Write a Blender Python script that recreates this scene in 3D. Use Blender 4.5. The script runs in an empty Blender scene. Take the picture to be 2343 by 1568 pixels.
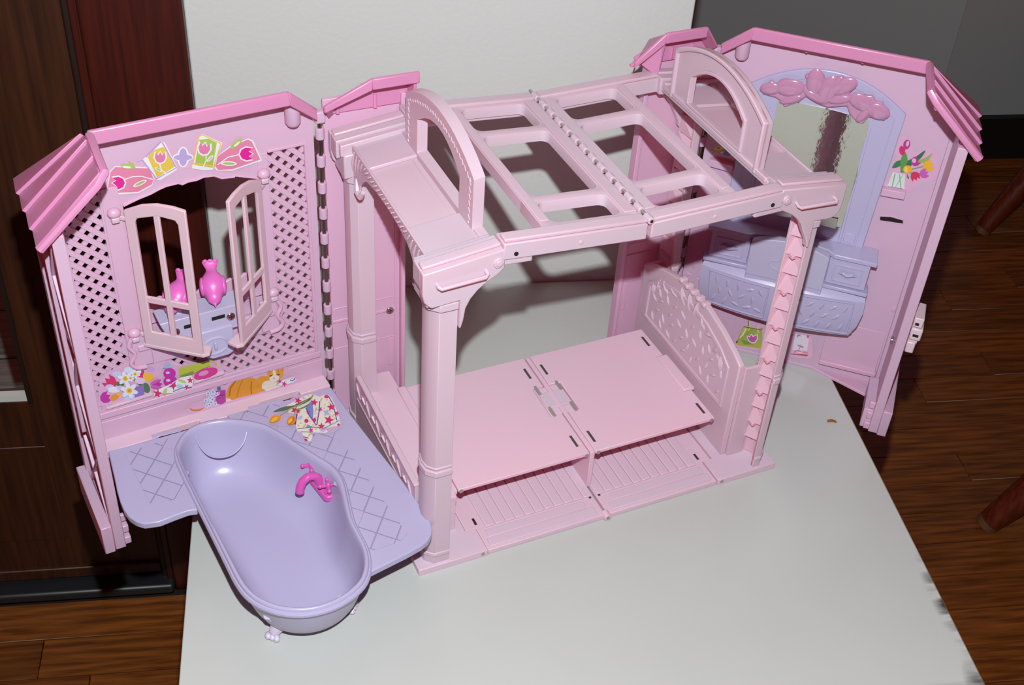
import bpy, bmesh, math, random
from mathutils import Vector, Matrix
from mathutils.geometry import tessellate_polygon
random.seed(7)
SC = bpy.context.scene
COL = SC.collection
K = 0.013                      # metres per model centimetre
TH = math.radians(16.615)      # the toy stands turned against the wall
FLOOR = -53.0                  # floor below the table top (model cm)
# ------------------------------------------------------------------ camera
CAMF, CAMC, YAW, PITCH, ROLL = 2892.48565, Vector((-29.66385, -74.61384, 94.41425)), 0.46992, 0.68096, -0.07228
FWD = Vector((math.sin(YAW)*math.cos(PITCH), math.cos(YAW)*math.cos(PITCH), -math.sin(PITCH)))
_r = Vector((math.cos(YAW), -math.sin(YAW), 0)); _d = FWD.cross(_r)
RIGHT = _r*math.cos(ROLL) + _d*math.sin(ROLL)
DOWN = -_r*math.sin(ROLL) + _d*math.cos(ROLL)
RZ = Matrix.Rotation(TH, 3, 'Z')
def world(p):                  # toy coordinates (cm) -> world metres
    q = RZ @ Vector(p); return Vector((q.x*K, q.y*K, (q.z-FLOOR)*K))
cd = bpy.data.cameras.new('camera'); cam = bpy.data.objects.new('camera', cd); COL.objects.link(cam)
cd.sensor_width = 36.0; cd.lens = CAMF*36.0/2343.0; cd.clip_start = 0.02; cd.clip_end = 60
Rw = Matrix((RZ@RIGHT, -(RZ@DOWN), -(RZ@FWD))).transposed()
cam.matrix_world = Matrix.Translation(world(CAMC)) @ Rw.to_4x4()
SC.camera = cam
# ------------------------------------------------------------------ world, flash, exposure
W_ = bpy.data.worlds.new('red_shadow_fill'); SC.world = W_; W_.use_nodes = True
W_.node_tree.nodes['Background'].inputs[0].default_value = (0.95, 0.13, 0.10, 1)  # even red fill light, added to redden the shadows
W_.node_tree.nodes['Background'].inputs[1].default_value = 0.115
fl = bpy.data.lights.new('camera_flash', 'POINT'); fo = bpy.data.objects.new('camera_flash', fl); COL.objects.link(fo)
fl.energy = 137.0; fl.shadow_soft_size = 0.012; fl.color = (0.92, 1.0, 1.0)
fo.location = world(CAMC - DOWN*12.5 + RIGHT*1.2)
SC.cycles.max_bounces = 16; SC.cycles.diffuse_bounces = 8
SC.view_settings.view_transform = 'Standard'; SC.view_settings.look = 'None'
SC.view_settings.gamma = 1.0; SC.view_settings.exposure = 0.0; SC.view_settings.use_curve_mapping = False

# ------------------------------------------------------------------ materials
ALB = .80                      # overall reflectance level; the flash power makes up for it
def lin(c, k=ALB):
    return tuple((v/255/12.92 if v/255 <= .04045 else ((v/255+.055)/1.055)**2.4)*k for v in c) + (1,)
MATS = {}
def mat(name, col, rough=.4, spec=.5, metal=0, transl=0, bump=0, bscale=60, coat=0, alpha=1, tcol=None):
    m = bpy.data.materials.new(name); m.use_nodes = True; nt = m.node_tree
    b = nt.nodes['Principled BSDF']
    b.inputs['Base Color'].default_value = lin(col, 1) if metal else lin(col)
    b.inputs['Roughness'].default_value = rough; b.inputs['Metallic'].default_value = metal
    b.inputs['Specular IOR Level'].default_value = spec; b.inputs['Coat Weight'].default_value = coat
    if alpha < 1: b.inputs['Alpha'].default_value = alpha
    if bump:
        n = nt.nodes.new('ShaderNodeTexNoise'); n.inputs['Scale'].default_value = bscale; n.inputs['Detail'].default_value = 4
        tc = nt.nodes.new('ShaderNodeTexCoord'); nt.links.new(tc.outputs['Object'], n.inputs['Vector'])
        bp = nt.nodes.new('ShaderNodeBump'); bp.inputs['Strength'].default_value = bump; bp.inputs['Distance'].default_value = .002
        nt.links.new(n.outputs['Fac'], bp.inputs['Height']); nt.links.new(bp.outputs['Normal'], b.inputs['Normal'])
    if transl:
        t = nt.nodes.new('ShaderNodeBsdfTranslucent'); t.inputs['Color'].default_value = lin(tcol or col)
        t.inputs['Color'].default_value = tuple(v*transl for v in lin(tcol or col)[:3]) + (1,)
        mx = nt.nodes.new('ShaderNodeAddShader')       # thin plastic lets some reddish light through
        o = nt.nodes['Material Output']
        nt.links.new(b.outputs[0], mx.inputs[0]); nt.links.new(t.outputs[0], mx.inputs[1]); nt.links.new(mx.outputs[0], o.inputs['Surface'])
    MATS[name] = m
    return m
def noise_color(m, c1, c2, scale, stretch=(1,1,1), detail=5, lo=.35, hi=.65, coord='Object', rand=0.0):
    nt = m.node_tree; b = nt.nodes['Principled BSDF']
    tc = nt.nodes.new('ShaderNodeTexCoord'); mp = nt.nodes.new('ShaderNodeMapping'); mp.inputs['Scale'].default_value = stretch
    n = nt.nodes.new('ShaderNodeTexNoise'); n.inputs['Scale'].default_value = scale; n.inputs['Detail'].default_value = detail
    r = nt.nodes.new('ShaderNodeValToRGB'); r.color_ramp.elements[0].position = lo; r.color_ramp.elements[1].position = hi
    r.color_ramp.elements[0].color = lin(c1); r.color_ramp.elements[1].color = lin(c2)
    nt.links.new(tc.outputs[coord], mp.inputs['Vector']); nt.links.new(mp.outputs[0], n.inputs['Vector'])
    nt.links.new(n.outputs['Fac'], r.inputs[0])
    out = r.outputs[0]
    if rand:
        oi = nt.nodes.new('ShaderNodeObjectInfo'); hs = nt.nodes.new('ShaderNodeHueSaturation')
        mr = nt.nodes.new('ShaderNodeMapRange'); mr.inputs['To Min'].default_value = 1-rand; mr.inputs['To Max'].default_value = 1+rand
        nt.links.new(oi.outputs['Random'], mr.inputs['Value']); nt.links.new(mr.outputs[0], hs.inputs['Value'])
        nt.links.new(r.outputs[0], hs.inputs['Color']); out = hs.outputs[0]
        ad = nt.nodes.new('ShaderNodeVectorMath'); ad.operation = 'ADD'
        cb = nt.nodes.new('ShaderNodeCombineXYZ'); ml = nt.nodes.new('ShaderNodeMath'); ml.operation = 'MULTIPLY'; ml.inputs[1].default_value = 37
        nt.links.new(oi.outputs['Random'], ml.inputs[0]); nt.links.new(ml.outputs[0], cb.inputs[0]); nt.links.new(ml.outputs[0], cb.inputs[1])
        nt.links.new(mp.outputs[0], ad.inputs[0]); nt.links.new(cb.outputs[0], ad.inputs[1]); nt.links.new(ad.outputs[0], n.inputs['Vector'])
    nt.links.new(out, b.inputs['Base Color'])
    return m
TRN = .42; RED = (255, 22, 36)
mat('pink_wall', (201, 176, 204), .38, .4, transl=TRN, tcol=RED, bump=.05, bscale=300)
mat('pink_panel', (206, 176, 206), .38, .4, transl=TRN, tcol=RED, bump=.05, bscale=300)
mat('pink_bed', (220, 197, 216), .45, .4, transl=.36, tcol=RED, bump=.06, bscale=250)
mat('pink_frame', (200, 188, 204), .36, .45, transl=TRN, tcol=RED, bump=.05, bscale=300)
mat('pink_shutter', (206, 194, 206), .36, .45, transl=TRN, tcol=RED)
mat('pink_roof', (200, 140, 183), .34, .5, transl=TRN, tcol=(255, 20, 50), bump=.05, bscale=300)
mat('pink_rib', (212, 182, 200), .4, .4, transl=TRN, tcol=RED)
mat('lavender', (188, 180, 215), .3, .5, transl=.12, tcol=(190, 90, 190), bump=.03, bscale=300)
mat('lavender_light', (192, 186, 216), .33, .5, transl=.12, tcol=(190, 90, 190))
mat('lavender_dark', (176, 164, 204), .28, .5, transl=.12, tcol=(190, 80, 190))
mat('lavender_dirt', (150, 132, 172), .5)
mat('foot_white', (216, 204, 228), .35)
mat('bird_pink', (226, 106, 194), .35, .5)
mat('faucet_pink', (228, 92, 186), .3, .5)
mat('crest_pink', (196, 142, 178), .15, .6, transl=.25, tcol=(230, 120, 180), coat=.4)
mat('pale_block', (226, 200, 212), .4)
mat('steel', (190, 184, 178), .22, .5, metal=1)
mat('steel_dark', (120, 108, 100), .3, .5, metal=1)
mat('mirror', (205, 205, 196), .06, .5, metal=1, bump=.12, bscale=70)
mat('hole_shade', (14, 8, 10), .8)  # near-black, paints the shade inside slots and holes
mat('table_white', (200, 200, 199), .3, .45)
mat('table_edge', (150, 110, 70), .6)
mat('wall_white', (218, 218, 217), .75, .3, bump=.25, bscale=140)
mat('wall_gray', (172, 178, 180), .8, .3, bump=.2, bscale=60)
mat('baseboard_black', (22, 20, 19), .5)
mat('redwood', (88, 30, 18), .4, .5)
noise_color(MATS['redwood'], (54, 13, 6), (76, 23, 12), 9, (14, 14, .6))
mat('door_wood', (70, 40, 22), .45, .5)
noise_color(MATS['door_wood'], (50, 23, 9), (72, 36, 16), 7, (16, 16, .8))
mat('door_edge', (34, 20, 13), .5)
mat('oak_floor', (120, 66, 28), .38, .5)
noise_color(MATS['oak_floor'], (97, 51, 17), (147, 83, 33), 6, (1.2, 16, 16), rand=.22)
mat('floor_gap', (30, 16, 8), .8)
mat('threshold', (34, 36, 40), .4, .5)
mat('chair_wood', (110, 40, 22), .35, .5)
noise_color(MATS['chair_wood'], (80, 26, 13), (112, 44, 22), 9, (14, 14, 1))
mat('chair_wear', (104, 66, 42), .6)
mat('porch_gray', (150, 146, 140), .8)
noise_color(MATS['porch_gray'], (120, 116, 112), (165, 160, 154), 8, (1, 12, 1))
mat('bead_white', (225, 228, 225), .5)
g = mat('glass', (255, 255, 255), .02, .5); nt = g.node_tree      # thin pane: clear with a faint gloss
tr = nt.nodes.new('ShaderNodeBsdfTransparent'); gl = nt.nodes.new('ShaderNodeBsdfGlossy'); gl.inputs['Roughness'].default_value = .03
mx = nt.nodes.new('ShaderNodeMixShader'); mx.inputs[0].default_value = .06
nt.links.new(tr.outputs[0], mx.inputs[1]); nt.links.new(gl.outputs[0], mx.inputs[2]); nt.links.new(mx.outputs[0], nt.nodes['Material Output'].inputs['Surface'])
# table: faint soil and worn dark edge marks
nt = MATS['table_white'].node_tree; b = nt.nodes['Principled BSDF']
tc = nt.nodes.new('ShaderNodeTexCoord'); n1 = nt.nodes.new('ShaderNodeTexNoise'); n1.inputs['Scale'].default_value = 5; n1.inputs['Detail'].default_value = 6
r1 = nt.nodes.new('ShaderNodeValToRGB'); r1.color_ramp.elements[0].color = lin((199, 200, 198)); r1.color_ramp.elements[1].color = lin((207, 207, 205))
r1.color_ramp.elements[0].position = .3
nt.links.new(tc.outputs['Object'], n1.inputs['Vector']); nt.links.new(n1.outputs['Fac'], r1.inputs[0])
def smudge(x0, y0, sx, sy, amt, src):      # a soft dark scuff of its own shape near the worn edge, table metres
    mp = nt.nodes.new('ShaderNodeMapping'); mp.vector_type = 'TEXTURE'; mp.inputs['Location'].default_value = (x0, y0, 0); mp.inputs['Scale'].default_value = (sx, sy, 1000)
    ln = nt.nodes.new('ShaderNodeVectorMath'); ln.operation = 'LENGTH'
    nz = nt.nodes.new('ShaderNodeTexNoise'); nz.inputs['Scale'].default_value = 30; nz.inputs['Detail'].default_value = 6
    st = nt.nodes.new('ShaderNodeMapping'); st.inputs['Scale'].default_value = (.35, 2.2, 1)
    nt.links.new(tc.outputs['Object'], mp.inputs['Vector']); nt.links.new(tc.outputs['Object'], st.inputs['Vector']); nt.links.new(st.outputs[0], nz.inputs['Vector'])
    nt.links.new(mp.outputs[0], ln.inputs[0])
    mr = nt.nodes.new('ShaderNodeMapRange'); mr.inputs['From Min'].default_value = 1.0; mr.inputs['From Max'].default_value = 0.0
    nt.links.new(ln.outputs['Value'], mr.inputs['Value'])
    mr2 = nt.nodes.new('ShaderNodeMapRange'); mr2.inputs['From Min'].default_value = .42; mr2.inputs['From Max'].default_value = .58; mr2.inputs['To Max'].default_value = amt
    nt.links.new(nz.outputs['Fac'], mr2.inputs['Value'])
    mu = nt.nodes.new('ShaderNodeMath'); mu.operation = 'MULTIPLY'; nt.links.new(mr.outputs[0], mu.inputs[0]); nt.links.new(mr2.outputs[0], mu.inputs[1])
    mx = nt.nodes.new('ShaderNodeMix'); mx.data_type = 'RGBA'; mx.inputs[7].default_value = lin((74, 72, 72))
    nt.links.new(mu.outputs[0], mx.inputs[0]); nt.links.new(src, mx.inputs[6])
    return mx.outputs[2]
TAB = dict(x0=-21.8, x1=50.4, y0=-62., y1=46.4)
out = r1.outputs[0]
def tp(x, y): return (x*K, y*K)
for (x, y, sx, sy, a) in ((49.4, -25.5, 6.5, 3.0, 1.4), (50.0, -20, 1.8, 6, 1.8), (50.2, -33, 1.6, 8, 1.5), (47.5, -18, 14, 1.4, .7), (50.3, -8, 1.2, 7, 1.2), (50.2, -44, 1.6, 9, 1.4)):
    out = smudge(x*K, y*K, sx*K, sy*K, a, out)
nt.links.new(out, b.inputs['Base Color'])

# ------------------------------------------------------------------ frames of reference (model cm)
WD = 40.8
def frame(O, ang, sg):
    a = math.radians(ang)
    return Vector((*O, 0)), Vector((sg*math.cos(a), -math.sin(a), 0)), Vector((-sg*math.sin(a), -math.cos(a), 0))
LW = frame((-.8, 24.3), 4.5, -1); RW = frame((41.6, 24.3), 43, 1)
def Lm(p): return LW[0] + LW[1]*p[0] + LW[2]*p[1] + Vector((0, 0, p[2]))
def Rm(p): return RW[0] + RW[1]*p[0] + RW[2]*p[1] + Vector((0, 0, p[2]))
def Idm(p): return Vector(p)
def ray(u, v): return RIGHT*((u-1171.5)/CAMF) + DOWN*((v-784)/CAMF) + FWD
def onplane(u, v, P, n):
    d = ray(u, v); return CAMC + d*((P-CAMC).dot(n)/d.dot(n))
def pz(u, v, z): return onplane(u, v, Vector((0, 0, z)), Vector((0, 0, 1)))          # a measured spot at height z
def wloc(fr, P):
    d = P - fr[0]; return (d.dot(fr[1]), d.dot(fr[2]), d.z)
def pl(u, v, t=0.): return wloc(LW, onplane(u, v, LW[0]+LW[2]*t, LW[2]))               # on the left wing wall
def pr(u, v, t=0.): return wloc(RW, onplane(u, v, RW[0]+RW[2]*t, RW[2]))               # on the right wing wall

# ------------------------------------------------------------------ mesh builder
class MB:
    def __init__(s, T=Idm): s.v = []; s.f = []; s.m = []; s.T = T
    def add(s, pts, faces, mi=0):
        o = len(s.v); s.v += [s.T(p) for p in pts]
        for f in faces: s.f.append([i+o for i in f]); s.m.append(mi)
        return s
    def box(s, x0, x1, y0, y1, z0, z1, mi=0):
        P = [(x, y, z) for z in (z0, z1) for y in (y0, y1) for x in (x0, x1)]
        return s.add(P, [(0,1,3,2), (4,5,7,6), (0,1,5,4), (2,3,7,6), (0,2,6,4), (1,3,7,5)], mi)
    def plate(s, outer, fn, d0, d1, holes=(), mi=0):
        loops = [list(outer)] + [list(h) for h in holes]
        flat = [p for l in loops for p in l]
        tris = tessellate_polygon([[Vector((p[0], p[1], 0)) for p in l] for l in loops])
        n = len(flat)
        P = [fn(p, d0) for p in flat] + [fn(p, d1) for p in flat]
        F = [tuple(t) for t in tris] + [tuple(i+n for i in t) for t in tris]
        o = 0
        for l in loops:
            k = len(l)
            for i in range(k): F.append((o+i, o+(i+1) % k, n+o+(i+1) % k, n+o+i))
            o += k
        return s.add(P, F, mi)
    def sheet(s, poly3, mi=0):
        tris = tessellate_polygon([[Vector(p) for p in poly3]])
        return s.add(poly3, [tuple(t) for t in tris], mi)
    def tube(s, path, r, n=8, mi=0, cap=True):
        P = [Vector(p) for p in path]; R = r if isinstance(r, (list, tuple)) else [r]*len(P)
        rings = []; ref = None
        for i, p in enumerate(P):
            d = (P[min(i+1, len(P)-1)]-P[max(i-1, 0)]).normalized()
            if ref is None:
                ref = d.orthogonal().normalized()
            ref = (ref - d*ref.dot(d)).normalized(); bi = d.cross(ref)
            rings.append([p+(ref*math.cos(2*math.pi*j/n)+bi*math.sin(2*math.pi*j/n))*R[i] for j in range(n)])
        pts = [q for r_ in rings for q in r_]; F = []
        for i in range(len(P)-1):
            for j in range(n): F.append((i*n+j, i*n+(j+1) % n, (i+1)*n+(j+1) % n, (i+1)*n+j))
        if cap: F.append(tuple(range(n))[::-1]); F.append(tuple((len(P)-1)*n+j for j in range(n)))
        return s.add(pts, F, mi)
    def ellipsoid(s, c, r, rot=None, nu=12, nv=8, mi=0):
        c = Vector(c); pts = []; F = []
        for i in range(1, nv):
            a = math.pi*i/nv
            for j in range(nu):
                b_ = 2*math.pi*j/nu
                q = Vector((r[0]*math.sin(a)*math.cos(b_), r[1]*math.sin(a)*math.sin(b_), r[2]*math.cos(a)))
                pts.append(c + (rot @ q if rot else q))
        top = Vector((0, 0, r[2])); pts += [c+(rot@top if rot else top), c-(rot@top if rot else top)]
        for i in range(nv-2):
            for j in range(nu): F.append((i*nu+j, i*nu+(j+1) % nu, (i+1)*nu+(j+1) % nu, (i+1)*nu+j))
        t = (nv-1)*nu
        for j in range(nu): F.append((t, (j+1) % nu, j)); F.append((t+1, (nv-2)*nu+j, (nv-2)*nu+(j+1) % nu))
        return s.add(pts, F, mi)
    def loft(s, rings, close=False, capend=True, mi=0):
        n = len(rings[0]); pts = [q for r in rings for q in r]; F = []
        for i in range(len(rings)-1):
            for j in range(n): F.append((i*n+j, i*n+(j+1) % n, (i+1)*n+(j+1) % n, (i+1)*n+j))
        if capend: F.append(tuple((len(rings)-1)*n+j for j in range(n)))
        return s.add(pts, F, mi)
HOUSE = None
def build(name, mb, mats, parent=None, bevel=0, label=None, smooth=True, ang=35, segs=2, room=False, kind=None):
    bm = bmesh.new()
    vs = [bm.verts.new(Vector(p)*K) for p in mb.v]
    for f, mi in zip(mb.f, mb.m):
        try:
            fc = bm.faces.new([vs[i] for i in f]); fc.material_index = mi
        except ValueError: pass
    bmesh.ops.recalc_face_normals(bm, faces=bm.faces)
    if bevel:
        bmesh.ops.dissolve_limit(bm, angle_limit=.004, use_dissolve_boundaries=False, verts=bm.verts[:], edges=bm.edges[:])
    me = bpy.data.meshes.new(name); bm.to_mesh(me); bm.free()
    for m in (mats if isinstance(mats, (list, tuple)) else [mats]): me.materials.append(MATS[m])
    if smooth:
        for p in me.polygons: p.use_smooth = True
        me.set_sharp_from_angle(angle=math.radians(ang))
    o = bpy.data.objects.new(name, me); COL.objects.link(o)
    if parent: o.parent = parent
    if bevel:
        md = o.modifiers.new('edge_round', 'BEVEL'); md.width = bevel*K; md.segments = segs; md.limit_method = 'ANGLE'; md.angle_limit = math.radians(40)
    if label: o['label'] = label
    if kind: o['kind'] = kind
    return o
def empty(name, loc, rz=0, label=None, cat=None):
    o = bpy.data.objects.new(name, None); COL.objects.link(o); o.location = loc; o.rotation_euler = (0, 0, rz); o.empty_display_size = .05
    if label: o['label'] = label; o['category'] = cat
    return o
def rrect(x0, x1, y0, y1, r, n=4):
    out = []
    for cx, cy, a0 in ((x1-r, y1-r, 0), (x0+r, y1-r, 90), (x0+r, y0+r, 180), (x1-r, y0+r, 270)):
        for i in range(n+1):
            a = math.radians(a0+90*i/n); out.append((cx+r*math.cos(a), cy+r*math.sin(a)))
    return out
def arc(p0, p1, h, n=10):      # arch from p0 to p1 rising by h
    out = []
    for i in range(n+1):
        f = i/n; out.append((p0[0]+(p1[0]-p0[0])*f, p0[1]+(p1[1]-p0[1])*f + h*4*f*(1-f)))
    return out
def spline(P, k=4, closed=True):
    out = []; n = len(P)
    for i in range(n if closed else n-1):
        p0, p1, p2, p3 = (P[(i+j-1) % n] if closed else P[min(max(i+j-1, 0), n-1)] for j in range(4))
        for q in range(k):
            t = q/k
            out.append(tuple(.5*(2*b_+(c-a)*t+(2*a-5*b_+4*c-d)*t*t+(3*b_-a-3*c+d)*t**3) for a, b_, c, d in zip(p0, p1, p2, p3)))
    if not closed: out.append(tuple(P[-1]))
    return out
SZ = lambda p, d: (p[0], d, p[1])       # plate in s/z (or x/z), depth along t (or y)
YZ = lambda p, d: (d, p[0], p[1])       # plate in y/z, depth along x
XY = lambda p, d: (p[0], p[1], d)       # flat plate, depth along z

# ================================================================== THE ROOM (room axes = world axes, cm)
def Rz0(p): return Vector((p[0], p[1], p[2]-FLOOR))
def struct(name, mb, m, bevel=0, **kw):
    o = build(name, mb, m, bevel=bevel, **kw); o['kind'] = 'structure'; return o
WY = 46.6
floor = struct('floor', MB(Rz0).box(-150, 330, -140, 260, FLOOR-4, FLOOR-.9), 'floor_gap')
PWID = 6.55
pm = {}
y = WY - 2.2 - PWID*22; row = 0
while y < 170:
    x = -152 + (row*37 % 61)
    y1 = y+PWID
    if y1 <= WY-1.5 or y >= WY-2.3:
        xs = x if y < WY-3 else 36
        while xs < 215:
            L = (62, 78, 95)[(row*7+int(xs)) % 3]
            # only boards that the photograph can see
            vis = (xs+L > 45) or (xs < -18 and 5 < y < WY)
            if vis:
                if L not in pm:
                    mb = MB().box(.06, L-.06, .07, PWID-.07, -.9, 0)
                    o = build('plank', mb, 'oak_floor', floor, bevel=.05, segs=1); pm[L] = o
                else:
                    o = pm[L].copy(); COL.objects.link(o); o.parent = floor
                o.location = (xs*K, y*K, 0)
            xs += L
    y += PWID; row += 1
# white plaster wall behind the table, ends in a corner on the right
struct('wall_back', MB(Rz0).box(-21.1, 33.6, WY, WY+9, FLOOR, 130), 'wall_white', bevel=.2)
# hall walls: one face square on, one slanting away to the left of the corner
struct('wall_hall', MB(Rz0).box(130.7, 330, 161, 175, FLOOR, 130), 'wall_gray')
mb = MB(Rz0); mb.plate([(130.7, 161.2), (5, 226), (5, 236), (131, 172)], XY, FLOOR, 130)
struct('wall_passage', mb, 'wall_gray')
struct('baseboard_hall', MB(Rz0).box(130.7, 330, 159.4, 161, FLOOR, -42), 'baseboard_black', bevel=.2)
# door with its casing on the left
struct('wall_left', MB(Rz0).box(-92, -21.1, WY+.6, WY+9, 78, 130).box(-150, -92, WY, WY+9, FLOOR, 130), 'wall_white')
cs = struct('trim_1', MB(Rz0).box(-31.6, -21.1, WY-1.3, WY+6, FLOOR, 80), 'redwood', bevel=.25)
build('casing_bead', MB(Rz0).box(-33.4, -31.6, WY-.1, WY+5, FLOOR, 80), 'door_edge', cs, bevel=.25)
build('casing_bead', MB(Rz0).box(-32.6, -31.6, WY-.7, WY-.1, FLOOR, 80), 'redwood', cs, bevel=.2)
dr = struct('door_1', MB(Rz0).plate([(-92, -50.6), (-33.4, -50.6), (-33.4, 78), (-92, 78)], SZ, WY+1.0, WY+4, holes=[[(-80, -17.2), (-45.8, -17.2), (-45.8, 70), (-80, 70)]]), 'door_wood', bevel=.15)
pn = build('panel', MB(Rz0).box(-80, -45.5, WY+.85, WY+1.2, -43, -25), 'door_wood', dr, bevel=.12)
build('door_sweep', MB(Rz0).box(-92, -33.4, WY+.4, WY+1.2, -50.8, -48.8), 'door_wood', dr, bevel=.2)
build('pane', MB(Rz0).box(-80, -45.8, WY+2.2, WY+2.5, -17.2, 70), 'glass', dr)
build('glazing_bead', MB(Rz0).box(-80, -45.8, WY+1.2, WY+2.2, -17.4, -16.2), 'bead_white', dr, label='white bead along the bottom of the glass')
build('glazing_bead', MB(Rz0).box(-46.3, -45.7, WY+.8, WY+2.2, -17.4, 70), 'door_edge', dr)
th = struct('trim_2', MB(Rz0).box(-92, -31.6, WY-2.1, WY+5, FLOOR, -51.2), 'threshold', bevel=.5)
pf = struct('floor_porch', MB(Rz0).box(-210, -40, WY+11, WY+190, -53.9, -53.4), 'floor_gap')
for i in range(12):
    build('porch_board', MB(Rz0).box(-210, -40, WY+12+i*14, WY+25.4+i*14, -53.4, -52.6), 'porch_gray', pf, bevel=.3, segs=1)

# ------------------------------------------------------------------ table
tb = empty('table', (0, 0, 0), 0, 'white laminate table with a scuffed dark edge, pushed against the white wall', 'table')
tt = MB(Rz0).box(TAB['x0'], TAB['x1'], TAB['y0'], TAB['y1'], -2.0, 0)
build('table_top', tt, 'table_white', tb, bevel=.12)
build('edge_band', MB(Rz0).box(TAB['x1']-.02, TAB['x1']+.12, TAB['y0'], TAB['y1'], -1.95, -.22), 'table_edge', tb, label='bare brown table edge')
build('apron', MB(Rz0).plate([(TAB['x0']+4, TAB['y0']+4), (TAB['x1']-4, TAB['y0']+4), (TAB['x1']-4, TAB['y1']-4), (TAB['x0']+4, TAB['y1']-4)], XY, -8, -2,
      holes=[[(TAB['x0']+5.5, TAB['y0']+5.5), (TAB['x1']-5.5, TAB['y0']+5.5), (TAB['x1']-5.5, TAB['y1']-5.5), (TAB['x0']+5.5, TAB['y1']-5.5)]]), 'table_white', tb)
for lx in (TAB['x0']+4, TAB['x1']-8):
    for ly in (TAB['y0']+4, TAB['y1']-8):
        build('leg', MB(Rz0).box(lx, lx+4, ly, ly+4, FLOOR, -2), 'table_white', tb, bevel=.3)

# ------------------------------------------------------------------ chairs whose legs show at the right
def chair(foot, ang, rad, splay, rs, label):
    # foot: the visible leg's foot; the seat lies in direction ang from it
    t = empty('wooden_chair', (foot[0]*K, foot[1]*K, 0), 0, label, 'chair')
    t['group'] = 'wooden chairs beside the table'
    F0 = Vector((0, 0, 0)); n = Vector((math.cos(math.radians(ang)), math.sin(math.radians(ang)), 0)); s_ = Vector((-n.y, n.x, 0))
    cen = n*rad
    feet = [F0, cen*2, cen+s_*rad, cen-s_*rad]
    for f in feet:
        top = cen + (f-cen)*splay + Vector((0, 0, 33))
        pts = [f.lerp(top, q/8) for q in range(9)]
        rr = [r*rs for r in (1.5, 1.75, 1.95, 2.1, 2.2, 2.25, 2.25, 2.2, 2.1)]
        lg = build('leg', MB().tube(pts, rr, 16), 'chair_wood', t)
        build('worn_tip', MB().tube([f, f.lerp(top, .03)], [1.54*rs, 1.6*rs], 16), 'chair_wear', lg, label='scuffed pale wood at the foot')
    R_ = rad*.74
    mb = MB(); ring = [(cen.x+R_*math.cos(a)*(1+.12*abs(math.sin(2*a))), cen.y+R_*math.sin(a)*(1+.12*abs(math.sin(2*a)))) for a in [2*math.pi*i/28 for i in range(28)]]
    mb.plate(ring, XY, 32.5, 35)
    build('seat', mb, 'chair_wood', t, bevel=.6)
    for k in (-1, 0, 1):
        a = cen+s_*k*11+n*R_*.8; build('spindle', MB().tube([a+Vector((0, 0, 34)), a+n*6+Vector((0, 0, 64))], [.9, .7], 10), 'chair_wood', t)
    a = cen+n*(R_*.8+6.3)
    build('top_rail', MB().tube([a+s_*17+Vector((0, 0, 64)), a+n*2+Vector((0, 0, 65)), a-s_*17+Vector((0, 0, 64))], [1.2, 1.5, 1.2], 10), 'chair_wood', t)
    return t
chair((96.0, 47.6), -8, 30, .38, 1.25, 'reddish wooden chair whose worn splayed leg stands on the oak boards beside the table')
chair((131.8, 130.0), 4, 32, .45, 1.15, 'dark wooden chair standing farther back near the black baseboard')

def scrap(name, pts, w, m, label, cat, z0):
    mb = MB(Rz0)
    L = [(x, y_-w/2, z0+h) for x, y_, h in pts]+[(x, y_+w/2, z0+h+.05) for x, y_, h in pts]; n = len(pts)
    mb.add(L+[(a, b_, c+.07) for a, b_, c in L], [(i, i+1, n+i+1, n+i) for i in range(n-1)]+[(2*n+i, 2*n+i+1, 3*n+i+1, 3*n+i) for i in range(n-1)]+[(i, i+1, 2*n+i+1, 2*n+i) for i in range(n-1)]+[(n+i, n+i+1, 3*n+i+1, 3*n+i) for i in range(n-1)]+[(0, n, 3*n, 2*n), (n-1, 2*n-1, 4*n-1, 3*n-1)])
    o = build(name, mb, m); o['label'] = label; o['category'] = cat
mat('scrap_brown', (150, 96, 48), .7); mat('scrap_red', (170, 30, 34), .6)
def roomxy(u, v, z):
    q = RZ @ pz(u, v, z); return q.x, q.y
# ================================================================== THE TOY HOUSE
HOUSE = empty('toy_house', (0, 0, -FLOOR*K), TH, 'pink plastic fold-out toy house with wings, bathtub and bed, open on the white table', 'toy house')
def H(name, mb, m, bevel=.06, parent=None, label=None, **kw): return build(name, mb, m, parent or HOUSE, bevel, label, **kw)
# ---- base: end plates, hinged deck halves, planks
for sg in (0, 1):
    X = (lambda x: x) if not sg else (lambda x: WD-x)
    T = lambda p, X=X: Vector((X(p[0]), p[1], p[2]))
    ep = H('end_plate', MB(T).plate([(0, -.1), (7.2, -.1), (7.2, 3.0), (6.1, 3.0), (6.1, 24.2), (0, 24.2)], XY, 0, .8), 'pink_bed')
    build('hinge_pin', MB(T).tube([(6.7, -.14, .45), (6.7, .3, .45)], .2, 10), 'steel', ep)
    # floor of the deck half
    dk = H('deck_panel', MB(T).plate([(7.3, 0), (20.25, 0), (20.25, 23.6), (6.2, 23.6), (6.2, 3.1), (7.3, 3.1)], XY, .05, .62), 'pink_bed')
    build('border_strip', MB(T).box(7.7, 19.6, .35, 1.35, .62, .74), 'pink_bed', dk, .05)
    build('border_strip', MB(T).box(8.0, 18.9, 1.5, 2.5, .62, .74), 'pink_bed', dk, .05)
    x = 8.2
    while x < 19.4:
        build('plank', MB(T).box(x, x+1.0, 2.8, 22, .62, .84), 'pink_bed', dk, .07); x += 1.1
    for yy in (2.6, 6.0): build('hinge_pin', MB(T).box(19.75, 20.0, yy, yy+1.2, .55, .68), 'steel_dark', dk)
    build('hinge_pin', MB(T).box(7.35, 7.6, 3.5, 4.4, .55, .66), 'steel_dark', dk)
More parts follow.
